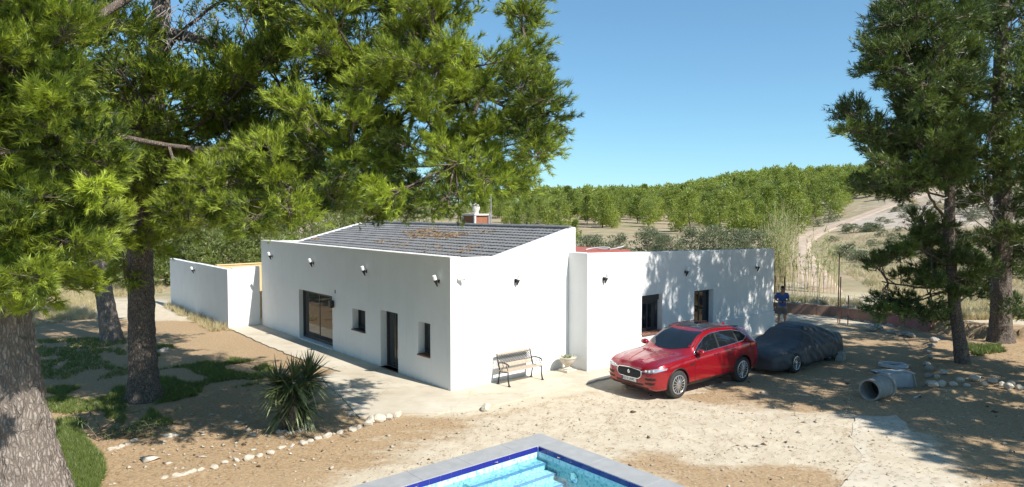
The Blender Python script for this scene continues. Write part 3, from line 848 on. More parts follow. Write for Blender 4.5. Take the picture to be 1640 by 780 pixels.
# ------------------------------------------------------------------ courtyard walls at the left end
W1 = hl(gp(366, 527)); W2 = hl(gp(270, 490))
wv = W1[0]; wu0 = W1[1]; wu1 = W2[1]
zt = on_v(366, 432, wv)[1]
cw = thing('courtyard_wall', 'low white courtyard wall, shaded blue, running back from the house end', 'wall', HC, HROT)
ujoint = on_v(312, 436, wv)[0]
MB().box(wv, wv + .22, wu0, ujoint - .008, 0, zt).build('side_panel', 'stucco', cw, bevel=.01)
MB().box(wv, wv + .22, ujoint + .008, wu1, 0, zt - .02).build('side_panel', 'stucco', cw, bevel=.01)
MB().box(wv + .02, wv + .2, ujoint - .008, ujoint + .008, 0, zt - .03).build('joint', 'coping_grey', cw)
MB().box(wv + .22, -.004, HLEN + .05 if False else wu0, wu0 + .22, 0, zt + .06).build('front_panel', 'stucco', cw, bevel=.01)
print('courtyard', wv, wu0, wu1, zt, HLEN)
u, z = on_v(312, 431, wv); wall_lamp(hw(wv, u, z - .05), RZ_V, 'cone wall lamp on the bluish courtyard wall left of the house')
oc = thing('ochre_wall', 'ochre rendered inner wall just showing above the white courtyard wall', 'wall', HC, HROT)
MB().box(wv + .24, 2.5, wu0 + 2.2, wu0 + 2.4, 0, zt + .0).build('wall_body', 'stucco_ochre', oc)
MB().box(wv + .24, 2.5, wu0 + 2.17, wu0 + 2.43, zt + .001, zt + .05).build('wall_cap', 'stucco_ochre', oc, bevel=.01)

# ------------------------------------------------------------------ pool
pool = thing('swimming_pool', 'rectangular swimming pool with grey coping, blue tile line and mosaic lining', 'pool', HC, HROT)
CT = .07
def coping(v0, v1, u0, u1, along):
    n = max(1, round(((v1 - v0) if along == 'v' else (u1 - u0)) / 1.2))
    for k in range(n):
        if along == 'v':
            a0 = v0 + (v1 - v0) * k / n; a1 = v0 + (v1 - v0) * (k + 1) / n; MB().box(a0 + .0015, a1 - .0015, u0, u1, -.05, CT).build('coping_slab', 'coping_grey', pool, bevel=.006)
        else:
            a0 = u0 + (u1 - u0) * k / n; a1 = u0 + (u1 - u0) * (k + 1) / n; MB().box(v0, v1, a0 + .0015, a1 - .0015, -.05, CT).build('coping_slab', 'coping_grey', pool, bevel=.006)
coping(PV0 - COPW, PV1 + COPW, PU1, PU1 + COPW, 'v')
coping(PV0 - COPW, PV1 + COPW, PU0 - COPW, PU0, 'v')
coping(PV1, PV1 + COPW, PU0, PU1, 'u')
coping(PV0 - COPW, PV0, PU0, PU1, 'u')
DEP = -1.15
MB().box(PV0 - .2, PV1 + .2, PU1 + .001, PU1 + .25, DEP - .1, -.051).build('pool_wall', 'pool_mosaic', pool)
MB().box(PV0 - .2, PV1 + .2, PU0 - .25, PU0 - .012, DEP - .1, -.051).build('pool_wall', 'pool_mosaic', pool)
MB().box(PV1 + .001, PV1 + .25, PU0 - .012, PU1 + .0005, DEP - .1, -.051).build('pool_wall', 'pool_mosaic', pool)
MB().box(PV0 - .25, PV0 - .012, PU0 - .012, PU1 + .012, DEP - .1, -.051).build('pool_wall', 'pool_mosaic', pool)
MB().box(PV0 - .012, PV1 + .012, PU0 - .012, PU1 + .012, DEP - .1, DEP).build('pool_floor', 'pool_mosaic', pool)
# blue tile line under the coping edge, tiles with grout gaps
TZ0, TZ1 = -.045, CT - .012
MB().box(PV0, PV1, PU1 - .004, PU1 - .001, TZ0 - .012, TZ1).build('grout_bed', 'grout', pool)
MB().box(PV1 - .004, PV1 - .001, PU0, PU1 - .005, TZ0 - .012, TZ1).build('grout_bed', 'grout', pool)
tl = .245
ta = MB().box(0, tl - .008, -.009, 0, TZ0, TZ1).mesh('border_tile', 'tile_blue'); tb = MB().box(-.009, 0, 0, tl - .008, TZ0, TZ1).mesh('border_tile', 'tile_blue')
for k in range(int((PV1 - PV0) / tl)): link('border_tile', ta, pool, (PV1 - .02 - (k + 1) * tl, PU1 - .004, .0005 * (k % 3)))
for k in range(int((PU1 - PU0) / tl)): link('border_tile', tb, pool, (PV1 - .004, PU1 - .02 - (k + 1) * tl, .0005 * (k % 3)))
# steps in the back corner: descend along -u, from the right wall 1.9 m wide
for k in range(5):
    z1 = -.21 - .13 * k; u0 = PU1 - .27 - .28 * k
    s = MB().box(PV1 - 1.95, PV1 + .01, u0, PU1 + .011 if k == 0 else PU1 - .27 - .28 * (k - 1) - .001, DEP + .001, z1).build('step', 'pool_mosaic', pool)
    MB().box(PV1 - 1.95, PV1 - .02, u0 - .012, u0 + .022, z1 - .03, z1 + .004).build('step_nosing', 'nosing', pool)
# chrome light fitting on the shaded wall
fl = MB().lathe([(.10, 0), (.11, .01), (.07, .03)], 20).build('wall_fitting', 'chrome', pool, (PV1 - .001, PU1 - 1.05, -.30)); fl.rotation_euler = (0, R(-90), 0)
wm = fast_mesh('pool_water', [(PV0, PU0, -.16), (PV1, PU0, -.16), (PV1, PU1, -.16), (PV0, PU1, -.16)], [(0, 1, 2, 3)], 'water')
tag(link('pool_water', wm, None, HC, HROT), 'clear turquoise water in the swimming pool', kind='structure')

# ------------------------------------------------------------------ bench
q0 = hl(gp(793, 616)); q1 = hl(gp(858, 607))
BL = q1[0] - q0[0]; 
bench = thing('garden_bench', 'garden bench with black cast-iron ends, pale slats and lattice back against gable', 'bench', hw(q0[0], -.70, .045), HROT)
print('bench', BL, q0, q1)
def iron_end(x):
    e = link('end_frame', MB().tube([(0, .50, .0), (0, .46, .2), (0, .42, .40), (0, .50, .62), (0, .56, .84)], [.02, .018, .02, .02, .018], 8).tube([(0, .0, .0), (0, .05, .2), (0, .05, .40)], [.024, .018, .02], 8)
             .tube([(0, .05, .40), (0, .2, .37), (0, .42, .38)], .02, 8).mesh('end_frame', 'iron_black', True), bench, (x, 0, 0))
    arm = [(0, .47, .60), (0, .3, .635), (0, .12, .63), (0, .03, .60), (0, .02, .565), (0, .06, .555)]
    MB().tube(arm, [.016, .018, .02, .02, .016, .012], 8).build('armrest', 'iron_black', e, smooth=True)
    MB().tube([(0, .10, .62), (0, .14, .55), (0, .07, .48), (0, .06, .40)], .011, 6).tube([(0, .30, .63), (0, .26, .52), (0, .33, .45), (0, .30, .38)], .009, 6).build('scroll', 'iron_black', e, smooth=True)
    for (y, z) in ((.0, 0), (.5, 0)): MB().box(-.03, .03, y - .035, y + .035, 0, .02).build('foot', 'iron_black', e)
iron_end(.03); iron_end(BL - .03)
for k in range(5): MB().box(.0, BL, .03 + k * .082, .03 + k * .082 + .062, .405 - .012 * min(k, 2), .43 - .012 * min(k, 2)).build('seat_slat', 'bench_wood', bench, bevel=.004)
def back_piece(y0, z0, z1, name, m, x0=0, x1=None):
    return None
def backpt(z): return .425 + (z - .40) * .30 + .0
for (z0, z1, nm) in ((.46, .53, 'back_slat'), (.545, .575, 'back_slat'), (.80, .85, 'top_rail')):
    y0, y1 = backpt(z0), backpt(z1)
    MB().add([(.03, y0, z0), (BL - .03, y0, z0), (BL - .03, y0 + .025, z0), (.03, y0 + .025, z0), (.03, y1, z1), (BL - .03, y1, z1), (BL - .03, y1 + .025, z1), (.03, y1 + .025, z1)],
             [(0, 3, 2, 1), (4, 5, 6, 7), (0, 1, 5, 4), (1, 2, 6, 5), (2, 3, 7, 6), (3, 0, 4, 7)]).build(nm, 'bench_wood', bench, bevel=.004)
lat = MB(); z0, z1 = .58, .80
nx_ = 22; hgt = z1 - z0
for k in range(-4, nx_):
    for sgn in (1, -1):
        x0 = .06 + k * (BL - .12) / (nx_ - 4) * .95; xs = (x0, x0 + hgt) if sgn > 0 else (x0 + hgt, x0)
        zz0, zz1 = z0, z1; pts = []
        for t in (0, .25, .5, .75, 1):
            x = xs[0] + (xs[1] - xs[0]) * t; z = z0 + hgt * t
            if .05 <= x <= BL - .05: pts.append((x, backpt(z) + .012 + .004 * sgn, z))
        if len(pts) >= 2: lat.tube(pts, .007, 4)
lat.tube([(.05, backpt(z0) + .012, z0), (BL - .05, backpt(z0) + .012, z0)], .012, 6).tube([(.05, backpt(z1) + .012, z1 - .005), (BL - .05, backpt(z1) + .012, z1 - .005)], .012, 6)
lat.build('lattice_back', 'iron_black', bench)

# ------------------------------------------------------------------ urn
qp = hl(gp(905, 594))
urn = thing('stone_urn', 'weathered stone urn planter on a square base beside the wing corner', 'planter', hw(qp[0] - .12, -.42, .045), HROT)
MB().box(-.2, .2, -.2, .2, 0, .075).build('plinth', 'stone_urn', urn, bevel=.012)
smooth_by_angle(MB().lathe([(.15, .075), (.16, .10), (.09, .13), (.075, .17), (.10, .20), (.17, .25), (.225, .33), (.245, .40), (.275, .425), (.28, .45), (.26, .455), (.24, .43)], 28).build('bowl', 'stone_urn', urn), 30)
MB().lathe([(.20, .40), (.235, .425)], 24).build('soil', 'soil', urn)
# ------------------------------------------------------------------ vehicles
def spl(tab, x):
    """monotone-ish cubic interpolation of a table [(x, value)]"""
    xs = np.array([t[0] for t in tab]); ys = np.array([t[1] for t in tab], float)
    d = np.gradient(ys, xs)
    s = np.diff(ys) / np.diff(xs)
    for i in range(1, len(xs) - 1):
        if s[i - 1] * s[i] <= 0: d[i] = 0
        else: d[i] = np.sign(s[i]) * min(abs(d[i]), 2.5 * min(abs(s[i - 1]), abs(s[i])))
    i = np.clip(np.searchsorted(xs, x) - 1, 0, len(xs) - 2)
    h = xs[i + 1] - xs[i]; t = np.clip((x - xs[i]) / h, 0, 1)
    return (2 * t ** 3 - 3 * t * t + 1) * ys[i] + (t ** 3 - 2 * t * t + t) * h * d[i] + (-2 * t ** 3 + 3 * t * t) * ys[i + 1] + (t ** 3 - t * t) * h * d[i + 1]
def catmull(P, n):
    P = np.array(P, float); out = []
    m_ = len(P)
    for i in range(m_ - 1):
        p0 = P[max(i - 1, 0)]; p1 = P[i]; p2 = P[i + 1]; p3 = P[min(i + 2, m_ - 1)]
        for k in range(n):
            t = k / n
            out.append(.5 * (2 * p1 + (p2 - p0) * t + (2 * p0 - 5 * p1 + 4 * p2 - p3) * t * t + (3 * p1 - p0 - 3 * p2 + p3) * t ** 3))
    out.append(P[-1]); return np.array(out)
def loft(stations, profile, n=4):
    """closed left-right symmetric body; profile(x) -> list of (y,z), from bottom centre up to top centre"""
    rings = []
    for x in stations:
        h = catmull(profile(x), n)
        h[:, 0] = np.maximum(h[:, 0], 0)
        ring = [(x, y, z) for y, z in h] + [(x, -y, z) for y, z in h[-2:0:-1]]
        rings.append(ring)
    k = len(rings[0]); V = [p for r in rings for p in r]; Fc = []
    for i in range(len(rings) - 1):
        for j in range(k):
            j2 = (j + 1) % k
            Fc.append((i * k + j, (i + 1) * k + j, (i + 1) * k + j2, i * k + j2))
    Fc.append(tuple(range(k))); Fc.append(tuple((len(rings) - 1) * k + j for j in range(k - 1, -1, -1)))
    return V, Fc

car = thing('parked_car', 'glossy red SUV parked beside the white wing, front towards the bench', 'car')
# car axes: x runs from the nose (0) to the tail, y to the car's right-hand... z up
TOPZ = [(0, .70), (.03, .80), (.10, .90), (.25, .965), (.6, 1.03), (1.0, 1.075), (1.32, 1.10), (1.5, 1.19), (1.8, 1.375), (2.1, 1.53), (2.4, 1.615), (2.8, 1.648), (3.2, 1.642), (3.7, 1.60), (4.15, 1.535), (4.38, 1.47), (4.52, 1.28), (4.62, 1.08), (4.69, .88), (4.72, .72)]
BELTZ = [(0, .66), (.03, .74), (.10, .83), (.25, .90), (.6, .96), (1.0, 1.0), (1.32, 1.02), (1.8, 1.045), (2.4, 1.075), (3.2, 1.12), (3.8, 1.17), (4.3, 1.20), (4.52, 1.15), (4.62, 1.0), (4.69, .82), (4.72, .70)]
BELTY = [(0, .60), (.03, .68), (.10, .77), (.25, .84), (.6, .89), (1.0, .905), (1.5, .90), (2.4, .90), (3.2, .905), (3.8, .92), (4.3, .86), (4.52, .80), (4.62, .76), (4.69, .72), (4.72, .66)]
ROOFY = [(0, .44), (.10, .52), (.6, .62), (1.0, .68), (1.32, .72), (1.5, .715), (1.8, .69), (2.1, .665), (2.4, .65), (3.2, .64), (3.8, .615), (4.2, .58), (4.4, .57), (4.55, .60), (4.72, .50)]
SIDEY = [(0, .64), (.03, .73), (.10, .82), (.25, .90), (.5, .945), (.87, .965), (1.4, .955), (2.0, .95), (2.8, .95), (3.3, .96), (3.75, .975), (4.2, .95), (4.5, .90), (4.64, .85), (4.70, .80), (4.72, .72)]
BOTZ = [(0, .50), (.03, .36), (.10, .27), (.3, .24), (1, .25), (3.8, .26), (4.3, .29), (4.6, .36), (4.69, .46), (4.72, .55)]
def car_profile(x):
    tz, bz, by, ry, sy, zb = (float(spl(t, x)) for t in (TOPZ, BELTZ, BELTY, ROOFY, SIDEY, BOTZ))
    cab = max(0.0, tz - bz - .10)
    rz = bz + (tz - bz) * (.90 if cab > .15 else .62)
    mid = (zb + bz) / 2
    return [(0, zb), (sy * .55, zb), (sy * .90, zb + .02), (sy * .985, zb + .12), (sy, mid), (sy * .992, bz - .13 * (bz - zb)), (by + .012, bz - .02), (by - .02, bz + .015),
            (by + (ry - by) * .5, bz + (rz - bz) * .52), (ry, rz), (ry * .86, rz + (tz - rz) * .62), (ry * .45, tz - .012), (0, tz)]
stn = np.unique(np.concatenate([[0, .012, .03, .06, .1, .16, .25], np.linspace(.35, 4.45, 60), [4.5, 4.55, 4.6, 4.64, 4.68, 4.705, 4.72]]))
V, Fc = loft(stn, car_profile, 4)
me = bpy.data.meshes.new('body'); me.from_pydata(V, [], Fc); me.update()
body = link('body', me, car, m='car_red')
bmx = bmesh.new(); bmx.from_mesh(me); bmesh.ops.recalc_face_normals(bmx, faces=bmx.faces[:]); bmx.to_mesh(me)
BVH = BVHTree.FromBMesh(bmx); bmx.free()
FA, RA, WR = .875, 3.75, .372
cut = MB()
def disc(mb, cx, cz, r, y0, y1, seg=36):
    pts = [(cx + r * math.cos(2 * math.pi * k / seg), cz + r * math.sin(2 * math.pi * k / seg)) for k in range(seg)]
    return mb.prism_y(pts, y0, y1)
for ax in (FA, RA):
    for s in (-1, 1):
        disc(cut, ax, WR + .01, .425, s * .60 if s > 0 else -1.2, 1.2 if s > 0 else -.60)
cuto = cut.build('arch_cutter', 'car_black')
bmx = bmesh.new(); bmx.from_mesh(cuto.data); bmesh.ops.recalc_face_normals(bmx, faces=bmx.faces[:]); bmx.to_mesh(cuto.data); bmx.free()
md = body.modifiers.new('arches', 'BOOLEAN'); md.operation = 'DIFFERENCE'; md.object = cuto; md.solver = 'EXACT'
bpy.context.view_layer.update()
dg = bpy.context.evaluated_depsgraph_get()
nm = bpy.data.meshes.new_from_object(body.evaluated_get(dg))
body.modifiers.clear(); body.data = nm; nm.name = 'body'
bpy.data.objects.remove(cuto)
nm.materials.clear(); nm.materials.append(MATS['car_red'])
for p in nm.polygons: p.material_index = 0
smooth_by_angle(body, 38)
def proj(o, d, off):
    h = BVH.ray_cast(Vector(o), Vector(d).normalized())
    if h[0] is None: return Vector(o) + Vector(d).normalized() * 1.0
    n = h[1] if h[1].dot(Vector(d)) < 0 else -h[1]
    return h[0] + n * off
def patch(name, lo, hi, n, m_, fn, mname, parent, thick=.0, off=.004, smooth=True):
    """grid between the curves lo(t) and hi(t) in a 2D plane, laid on the body by fn(a,b) -> (origin, direction)"""
    V = []; Fc = []
    for i in range(n + 1):
        t = i / n; a = np.array(lo(t)); b = np.array(hi(t))
        for j in range(m_ + 1):
            q = a + (b - a) * j / m_
            o, d = fn(q[0], q[1]); V.append(proj(o, d, off))
    for i in range(n):
        for j in range(m_):
            Fc.append((i * (m_ + 1) + j, (i + 1) * (m_ + 1) + j, (i + 1) * (m_ + 1) + j + 1, i * (m_ + 1) + j + 1))
    me = bpy.data.meshes.new(name); me.from_pydata([tuple(v) for v in V], [], Fc); me.update()
    o = link(name, me, parent, m=mname)
    if smooth: me.polygons.foreach_set('use_smooth', np.ones(len(me.polygons), bool))
    return o, V
def pl(pts):
    pts = np.array(pts, float); d = np.concatenate([[0], np.cumsum(np.hypot(*np.diff(pts, axis=0).T))]); d /= d[-1]
    return lambda t: (np.interp(t, d, pts[:, 0]), np.interp(t, d, pts[:, 1]))
side = lambda s: (lambda x, z: ((x, s * 1.6, z), (0, -s, 0)))
front = lambda y, z: ((-1.0, y, z), (1, 0, 0))
top = lambda x, y: ((x, y, 3), (0, 0, -1))
rearf = lambda y, z: ((6, y, z), (-1, 0, 0))
# windows: belt curve and roof curve of the side glass
blo = [(1.62, 1.075), (2.4, 1.105), (3.2, 1.15), (3.85, 1.205), (4.10, 1.30)]
bhi = [(1.62, 1.085), (1.95, 1.30), (2.22, 1.445), (2.5, 1.52), (3.0, 1.54), (3.5, 1.515), (3.95, 1.43), (4.10, 1.31)]
lo_f = lambda x: np.interp(x, [p[0] for p in blo], [p[1] for p in blo]); hi_f = lambda x: np.interp(x, [p[0] for p in bhi], [p[1] for p in bhi])
for s in (-1, 1):
    for (x0, x1, nme) in ((1.64, 2.68, 'front_window'), (2.74, 3.55, 'rear_window'), (3.60, 4.09, 'quarter_window')):
        patch(nme, lambda t: (x0 + (x1 - x0) * t, lo_f(x0 + (x1 - x0) * t)), lambda t: (x0 + (x1 - x0) * t, hi_f(x0 + (x1 - x0) * t)), 16, 6, side(s), 'car_glass', car, off=.005)
    loop = [(x, lo_f(x)) for x in np.linspace(1.62, 4.1, 30)] + [(x, hi_f(x)) for x in np.linspace(4.1, 1.62, 34)]
    MB().tube([proj((x, s * 1.6, z), (0, -s, 0), .006) for x, z in loop], .011, 6).build('window_trim', 'chrome', car, smooth=True)
    for xx in (2.71, 3.575):
        patch('pillar', lambda t: (xx - .035 + .07 * t, lo_f(xx)), lambda t: (xx - .035 + .07 * t, hi_f(xx)), 3, 6, side(s), 'car_black', car, off=.007)
    # doors: shut lines
    for pts in ([(1.60, 1.06), (1.56, .85), (1.56, .5), (1.62, .36)], [(2.70, 1.10), (2.72, .8), (2.72, .5), (2.70, .36)], [(3.50, 1.17), (3.48, .95), (3.36, .72), (3.28, .5), (3.22, .36)], [(1.62, .36), (3.22, .36)]):
        f_ = pl(pts); MB().tube([proj((*f_(t)[:1], s * 1.6, f_(t)[1]), (0, -s, 0), .0005) for t in np.linspace(0, 1, 14)], .005, 4).build('door_gap', 'car_black', car)
    for (x0, z0) in ((2.42, .985), (3.22, 1.02)):
        a = proj((x0, s * 1.6, z0), (0, -s, 0), .03); b = proj((x0 + .22, s * 1.6, z0 + .008), (0, -s, 0), .03)
        MB().tube([proj((x0, s * 1.6, z0), (0, -s, 0), .002), a.lerp(b, .12), a.lerp(b, .88), proj((x0 + .22, s * 1.6, z0 + .008), (0, -s, 0), .002)], .014, 8).build('door_handle', 'car_red', car, smooth=True)
    # sill and arch cladding
    patch('sill', lambda t: (1.34 + 1.93 * t, .275), lambda t: (1.34 + 1.93 * t, .36 + .02 * t), 14, 3, side(s), 'car_black', car, off=.008)
    patch('fender_vent', pl([(1.36, .80), (1.55, .835)]), pl([(1.36, .86), (1.55, .86)]), 5, 2, side(s), 'car_black', car, off=.004)
    # mirror
    mp = proj((1.72, s * 1.6, 1.08), (0, -s, 0), 0)
    bm_ = bmesh.new(); bmesh.ops.create_uvsphere(bm_, u_segments=16, v_segments=10, radius=1)
    for v in bm_.verts: v.co = Vector((v.co.x * .085 + (.03 if v.co.x > 0 else 0), v.co.y * .125, v.co.z * .075))
    mm_ = bpy.data.meshes.new('mirror'); bm_.to_mesh(mm_); bm_.free(); mm_.polygons.foreach_set('use_smooth', np.ones(len(mm_.polygons), bool))
    mo = link('mirror', mm_, car, (mp.x, mp.y + s * .14, mp.z + .06), m='car_red')
    MB().tube([(0, -s * .15, -.06), (0, -s * .05, -.03)], .025, 8).build('mirror_arm', 'car_black', mo)
    # headlight and tail light
    fh = lambda y, z: ((-.6, y * s, z), (1, 0, 0))
    diag = lambda y, z: ((-1.0 + .3, s * (y + .35), z), (1, -s * .55, 0))
    patch('headlight', pl([(.42, .735), (.60, .725), (.80, .76), (.93, .82)]), pl([(.42, .755), (.60, .805), (.80, .86), (.93, .862)]), 16, 5, fh, 'lens', car, off=.006)
    for (yy, zz_) in ((.55, .768), (.66, .778), (.76, .80)):
        c = proj((-.6, yy * s, zz_), (1, 0, 0), .008); o_ = smooth_by_angle(MB().lathe([(.034, 0), (.03, .012), (.012, .018)], 14).build('lamp_lens', 'plate_white', car, c)); o_.rotation_euler = (0, R(-80), 0)
    patch('tail_light', pl([(.55, .93), (.84, .95)]), pl([(.55, .985), (.84, 1.01)]), 8, 3, lambda y, z: ((6, y * s, z), (-1, 0, 0)), 'car_red', car, off=.008)
    patch('bumper_intake', pl([(.56, .545), (.82, .555)]), pl([(.55, .60), (.83, .615)]), 8, 3, fh, 'car_black', car, off=.004)
    patch('bumper_intake', pl([(.55, .43), (.80, .44)]), pl([(.54, .475), (.82, .50)]), 8, 3, fh, 'car_black', car, off=.004)
    # roof rail
    MB().tube([proj((x, s * spl(ROOFY, x) * .93, 3), (0, 0, -1), .02) for x in np.linspace(2.35, 4.05, 16)], .014, 6).build('roof_rail', 'car_black', car, smooth=True)
# windscreen and rear window
wsx0 = lambda y: 1.40 + .28 * (y / .76) ** 2
wsx1 = lambda y: 2.20 + .14 * (y / .60) ** 2
patch('windscreen', lambda t: (wsx0((t * 2 - 1) * .76), (t * 2 - 1) * .76), lambda t: (wsx1((t * 2 - 1) * .595), (t * 2 - 1) * .595), 22, 10, top, 'car_glass', car, off=.005)
patch('rear_screen', lambda t: ((t * 2 - 1) * .64, 1.16), lambda t: ((t * 2 - 1) * .52, 1.42), 14, 6, rearf, 'car_glass', car, off=.006)
patch('sunroof', lambda t: (2.45, (t * 2 - 1) * .46), lambda t: (3.4, (t * 2 - 1) * .46), 8, 8, top, 'car_glass', car, off=.004)
# bonnet shut line and creases
MB().tube([proj((x, y, 3), (0, 0, -1), .0005) for x, y in [(1.36, -.74), (.9, -.70), (.45, -.62), (.2, -.5), (.13, -.3), (.12, 0), (.13, .3), (.2, .5), (.45, .62), (.9, .70), (1.36, .74)]], .005, 4).build('bonnet_gap', 'car_black', car)
for s in (-1, 1): MB().tube([proj((x, s * (.20 + .22 * (x - .2)), 3), (0, 0, -1), -.002) for x in np.linspace(.2, 1.3, 14)], .012, 6).build('bonnet_crease', 'car_red', car, smooth=True)
# grille with chrome surround, badge, plate
gl_lo = pl([(-.42, .62), (-.33, .545), (0, .53), (.33, .545), (.42, .62)]); gl_hi = pl([(-.43, .70), (-.38, .765), (0, .79), (.38, .765), (.43, .70)])
gr, GV = patch('grille', gl_lo, gl_hi, 20, 8, front, 'car_black', car, off=.008)
ring = [gl_lo(t) for t in np.linspace(0, 1, 24)] + [gl_hi(t) for t in np.linspace(1, 0, 24)]; ring.append(ring[0])
MB().tube([proj((-1, y, z), (1, 0, 0), .012) for y, z in ring], .014, 6).build('grille_surround', 'chrome', gr, smooth=True)
mesh_ = MB()
for k in range(-7, 8):
    for sg in (1, -1):
        pts = []
        for t in np.linspace(0, 1, 9):
            z = .54 + .235 * t; y = k * .06 + sg * (t - .5) * .235
            zl = np.interp(y, [-.42, -.33, 0, .33, .42], [.62, .545, .53, .545, .62]); zh = np.interp(y, [-.43, -.38, 0, .38, .43], [.70, .765, .79, .765, .70])
            if abs(y) < .42 and zl < z < zh: pts.append(proj((-1, y, z), (1, 0, 0), .012))
        if len(pts) > 1: mesh_.tube(pts, .0035, 4)
mesh_.build('grille_mesh', 'frame_anthracite', gr)
c = proj((-1, 0, .685), (1, 0, 0), .016)
bd = smooth_by_angle(MB().lathe([(.046, 0), (.048, .008), (.038, .014)], 20).build('badge', 'chrome', gr, c)); bd.rotation_euler = (0, R(-82), 0)
bd2 = MB().lathe([(.026, .0141), (.020, .024), (.006, .027)], 12).build('badge_emblem', 'lens', gr, c); bd2.rotation_euler = (0, R(-82), 0)
patch('lower_grille', pl([(-.45, .37), (0, .355), (.45, .37)]), pl([(-.50, .43), (0, .41), (.50, .43)]), 14, 3, front, 'car_black', car, off=.004)
px_ = proj((-1, 0, .49), (1, 0, 0), 0).x
plate = MB().box(px_ - .022, px_ - .004, -.26, .26, .435, .545).build('number_plate', 'plate_white', car, bevel=.004)
def glyphs(text, h=.075):
    cu = bpy.data.curves.new('plate_text', 'FONT'); cu.body = text; cu.size = h * 1.35; cu.align_x = 'CENTER'; cu.align_y = 'CENTER'; cu.extrude = .001
    to = bpy.data.objects.new('plate_text', cu); C_.objects.link(to)
    bpy.context.view_layer.update()
    me = bpy.data.meshes.new_from_object(to.evaluated_get(bpy.context.evaluated_depsgraph_get())); bpy.data.objects.remove(to)
    return me
gm_ = glyphs('8233 LNK')
go = link('plate_number', gm_, plate, (px_ - .0235, .02, .49), m='plate_ink'); go.rotation_euler = (R(90), 0, R(-90))
MB().box(px_ - .0232, px_ - .0222, .215, .257, .438, .542).build('plate_band', 'tile_blue', plate)
patch('skid_plate', lambda t: ((t * 2 - 1) * .62, .30), lambda t: ((t * 2 - 1) * .64, .34), 12, 2, front, 'car_black', car, off=.006)
fin = MB().add([(3.95, -.02, 1.555), (4.16, -.03, 1.53), (4.16, .03, 1.53), (3.95, .02, 1.555), (4.15, 0, 1.585), (4.165, 0, 1.575)], [(0, 3, 4), (0, 4, 1), (3, 2, 4), (1, 4, 5), (2, 5, 4), (1, 5, 2), (0, 1, 2, 3)]).build('antenna_fin', 'car_red', car)

def wheel(parent, x, y, s, r=.372, spokes=15, rimr=.245, cover=False):
    w = link('wheel', None, parent, (x, y, r))
    ty = smooth_by_angle(MB().lathe([(rimr + .005, -.115), (r - .05, -.122), (r - .012, -.105), (r, -.075), (r, .075), (r - .012, .105), (r - .05, .122), (rimr + .005, .115)], 40).build('tyre', 'tyre', w), 50)
    ty.rotation_euler = (R(90), 0, 0)
    # remove the flat caps of the lathe by a black disc standing in for the shade behind the spokes + rim ring on the outer side
    rm = MB(); seg = 40
    prof = [(rimr + .012, .118), (rimr - .004, .128), (rimr - .025, .110), (rimr - .03, .06)]
    o = len(rm.v)
    for rr_, zz_ in prof:
        for k in range(seg): a = 2 * math.pi * k / seg; rm.v.append((rr_ * math.cos(a), rr_ * math.sin(a), zz_))
    for i in range(len(prof) - 1):
        for k in range(seg): k2 = (k + 1) % seg; rm.f.append((o + i * seg + k, o + i * seg + k2, o + (i + 1) * seg + k2, o + (i + 1) * seg + k))
    rim = rm.build('rim', 'alloy', w, smooth=True); rim.rotation_euler = (R(90) * -s, 0, 0)
    back = MB().lathe([(rimr - .001, .1152), (rimr - .002, .1162)], 40).build('spoke_shade_disc', 'car_black', w); back.rotation_euler = (R(90) * -s, 0, 0)
    hub = smooth_by_angle(MB().lathe([(.055, .117), (.055, .126), (.03, .132)], 20).build('hub_cap', 'alloy', w)); hub.rotation_euler = (R(90) * -s, 0, 0)
    spm = MB().add([(.045, -.014, .117), (rimr - .01, -.011, .117), (rimr - .01, .011, .117), (.045, .014, .117), (.045, -.008, .130), (rimr - .01, -.006, .126), (rimr - .01, .006, .126), (.045, .008, .130)],
                   [(0, 3, 2, 1), (4, 5, 6, 7), (0, 1, 5, 4), (1, 2, 6, 5), (2, 3, 7, 6), (3, 0, 4, 7)]).mesh('spoke', 'alloy')
    for k in range(spokes):
        sp_ = link('spoke', spm, w); sp_.rotation_mode = 'XYZ'
        sp_.matrix_local = Matrix.Rotation(R(90) * -s, 4, 'X') @ Matrix.Rotation(2 * math.pi * k / spokes, 4, 'Z')
    return w
for ax in (FA, RA):
    for s in (-1, 1):
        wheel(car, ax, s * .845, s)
        # black arch liner and cladding lip
        lip = MB(); pts = []
        for k in range(25):
            a = math.pi * (-.10 + 1.2 * k / 24); x, z = ax + .425 * math.cos(a), WR + .01 + .425 * math.sin(a)
            h = BVH.ray_cast(Vector((x, s * 1.6, z)), Vector((0, -s, 0)))
            if h[0] is not None and h[0].y * s > .6: pts.append(Vector((x, h[0].y + s * .002, z)))
        if len(pts) > 3: lip.tube(pts, .018, 6).build('arch_lip', 'car_black', car, smooth=True)
fwc = gp(1083, 638.5); rwc = gp(1188, 611.5)
# the car's camera-side wheels stand on those two points; nose points along -bv
cdir = (rwc - fwc).normalized(); 
crz = math.atan2(cdir.y, cdir.x)
cn = Vector((-cdir.y, cdir.x, 0))           # local +Y in world
mid_w = (fwc + rwc) / 2; 
near_y = -.845 - .12
org = mid_w - cdir * ((FA + RA) / 2) - cn * (near_y + .06)
car.location = (org.x, org.y, .01); car.rotation_euler = (0, 0, crz)
print('wheelbase', (rwc - fwc).length, crz - HROT)

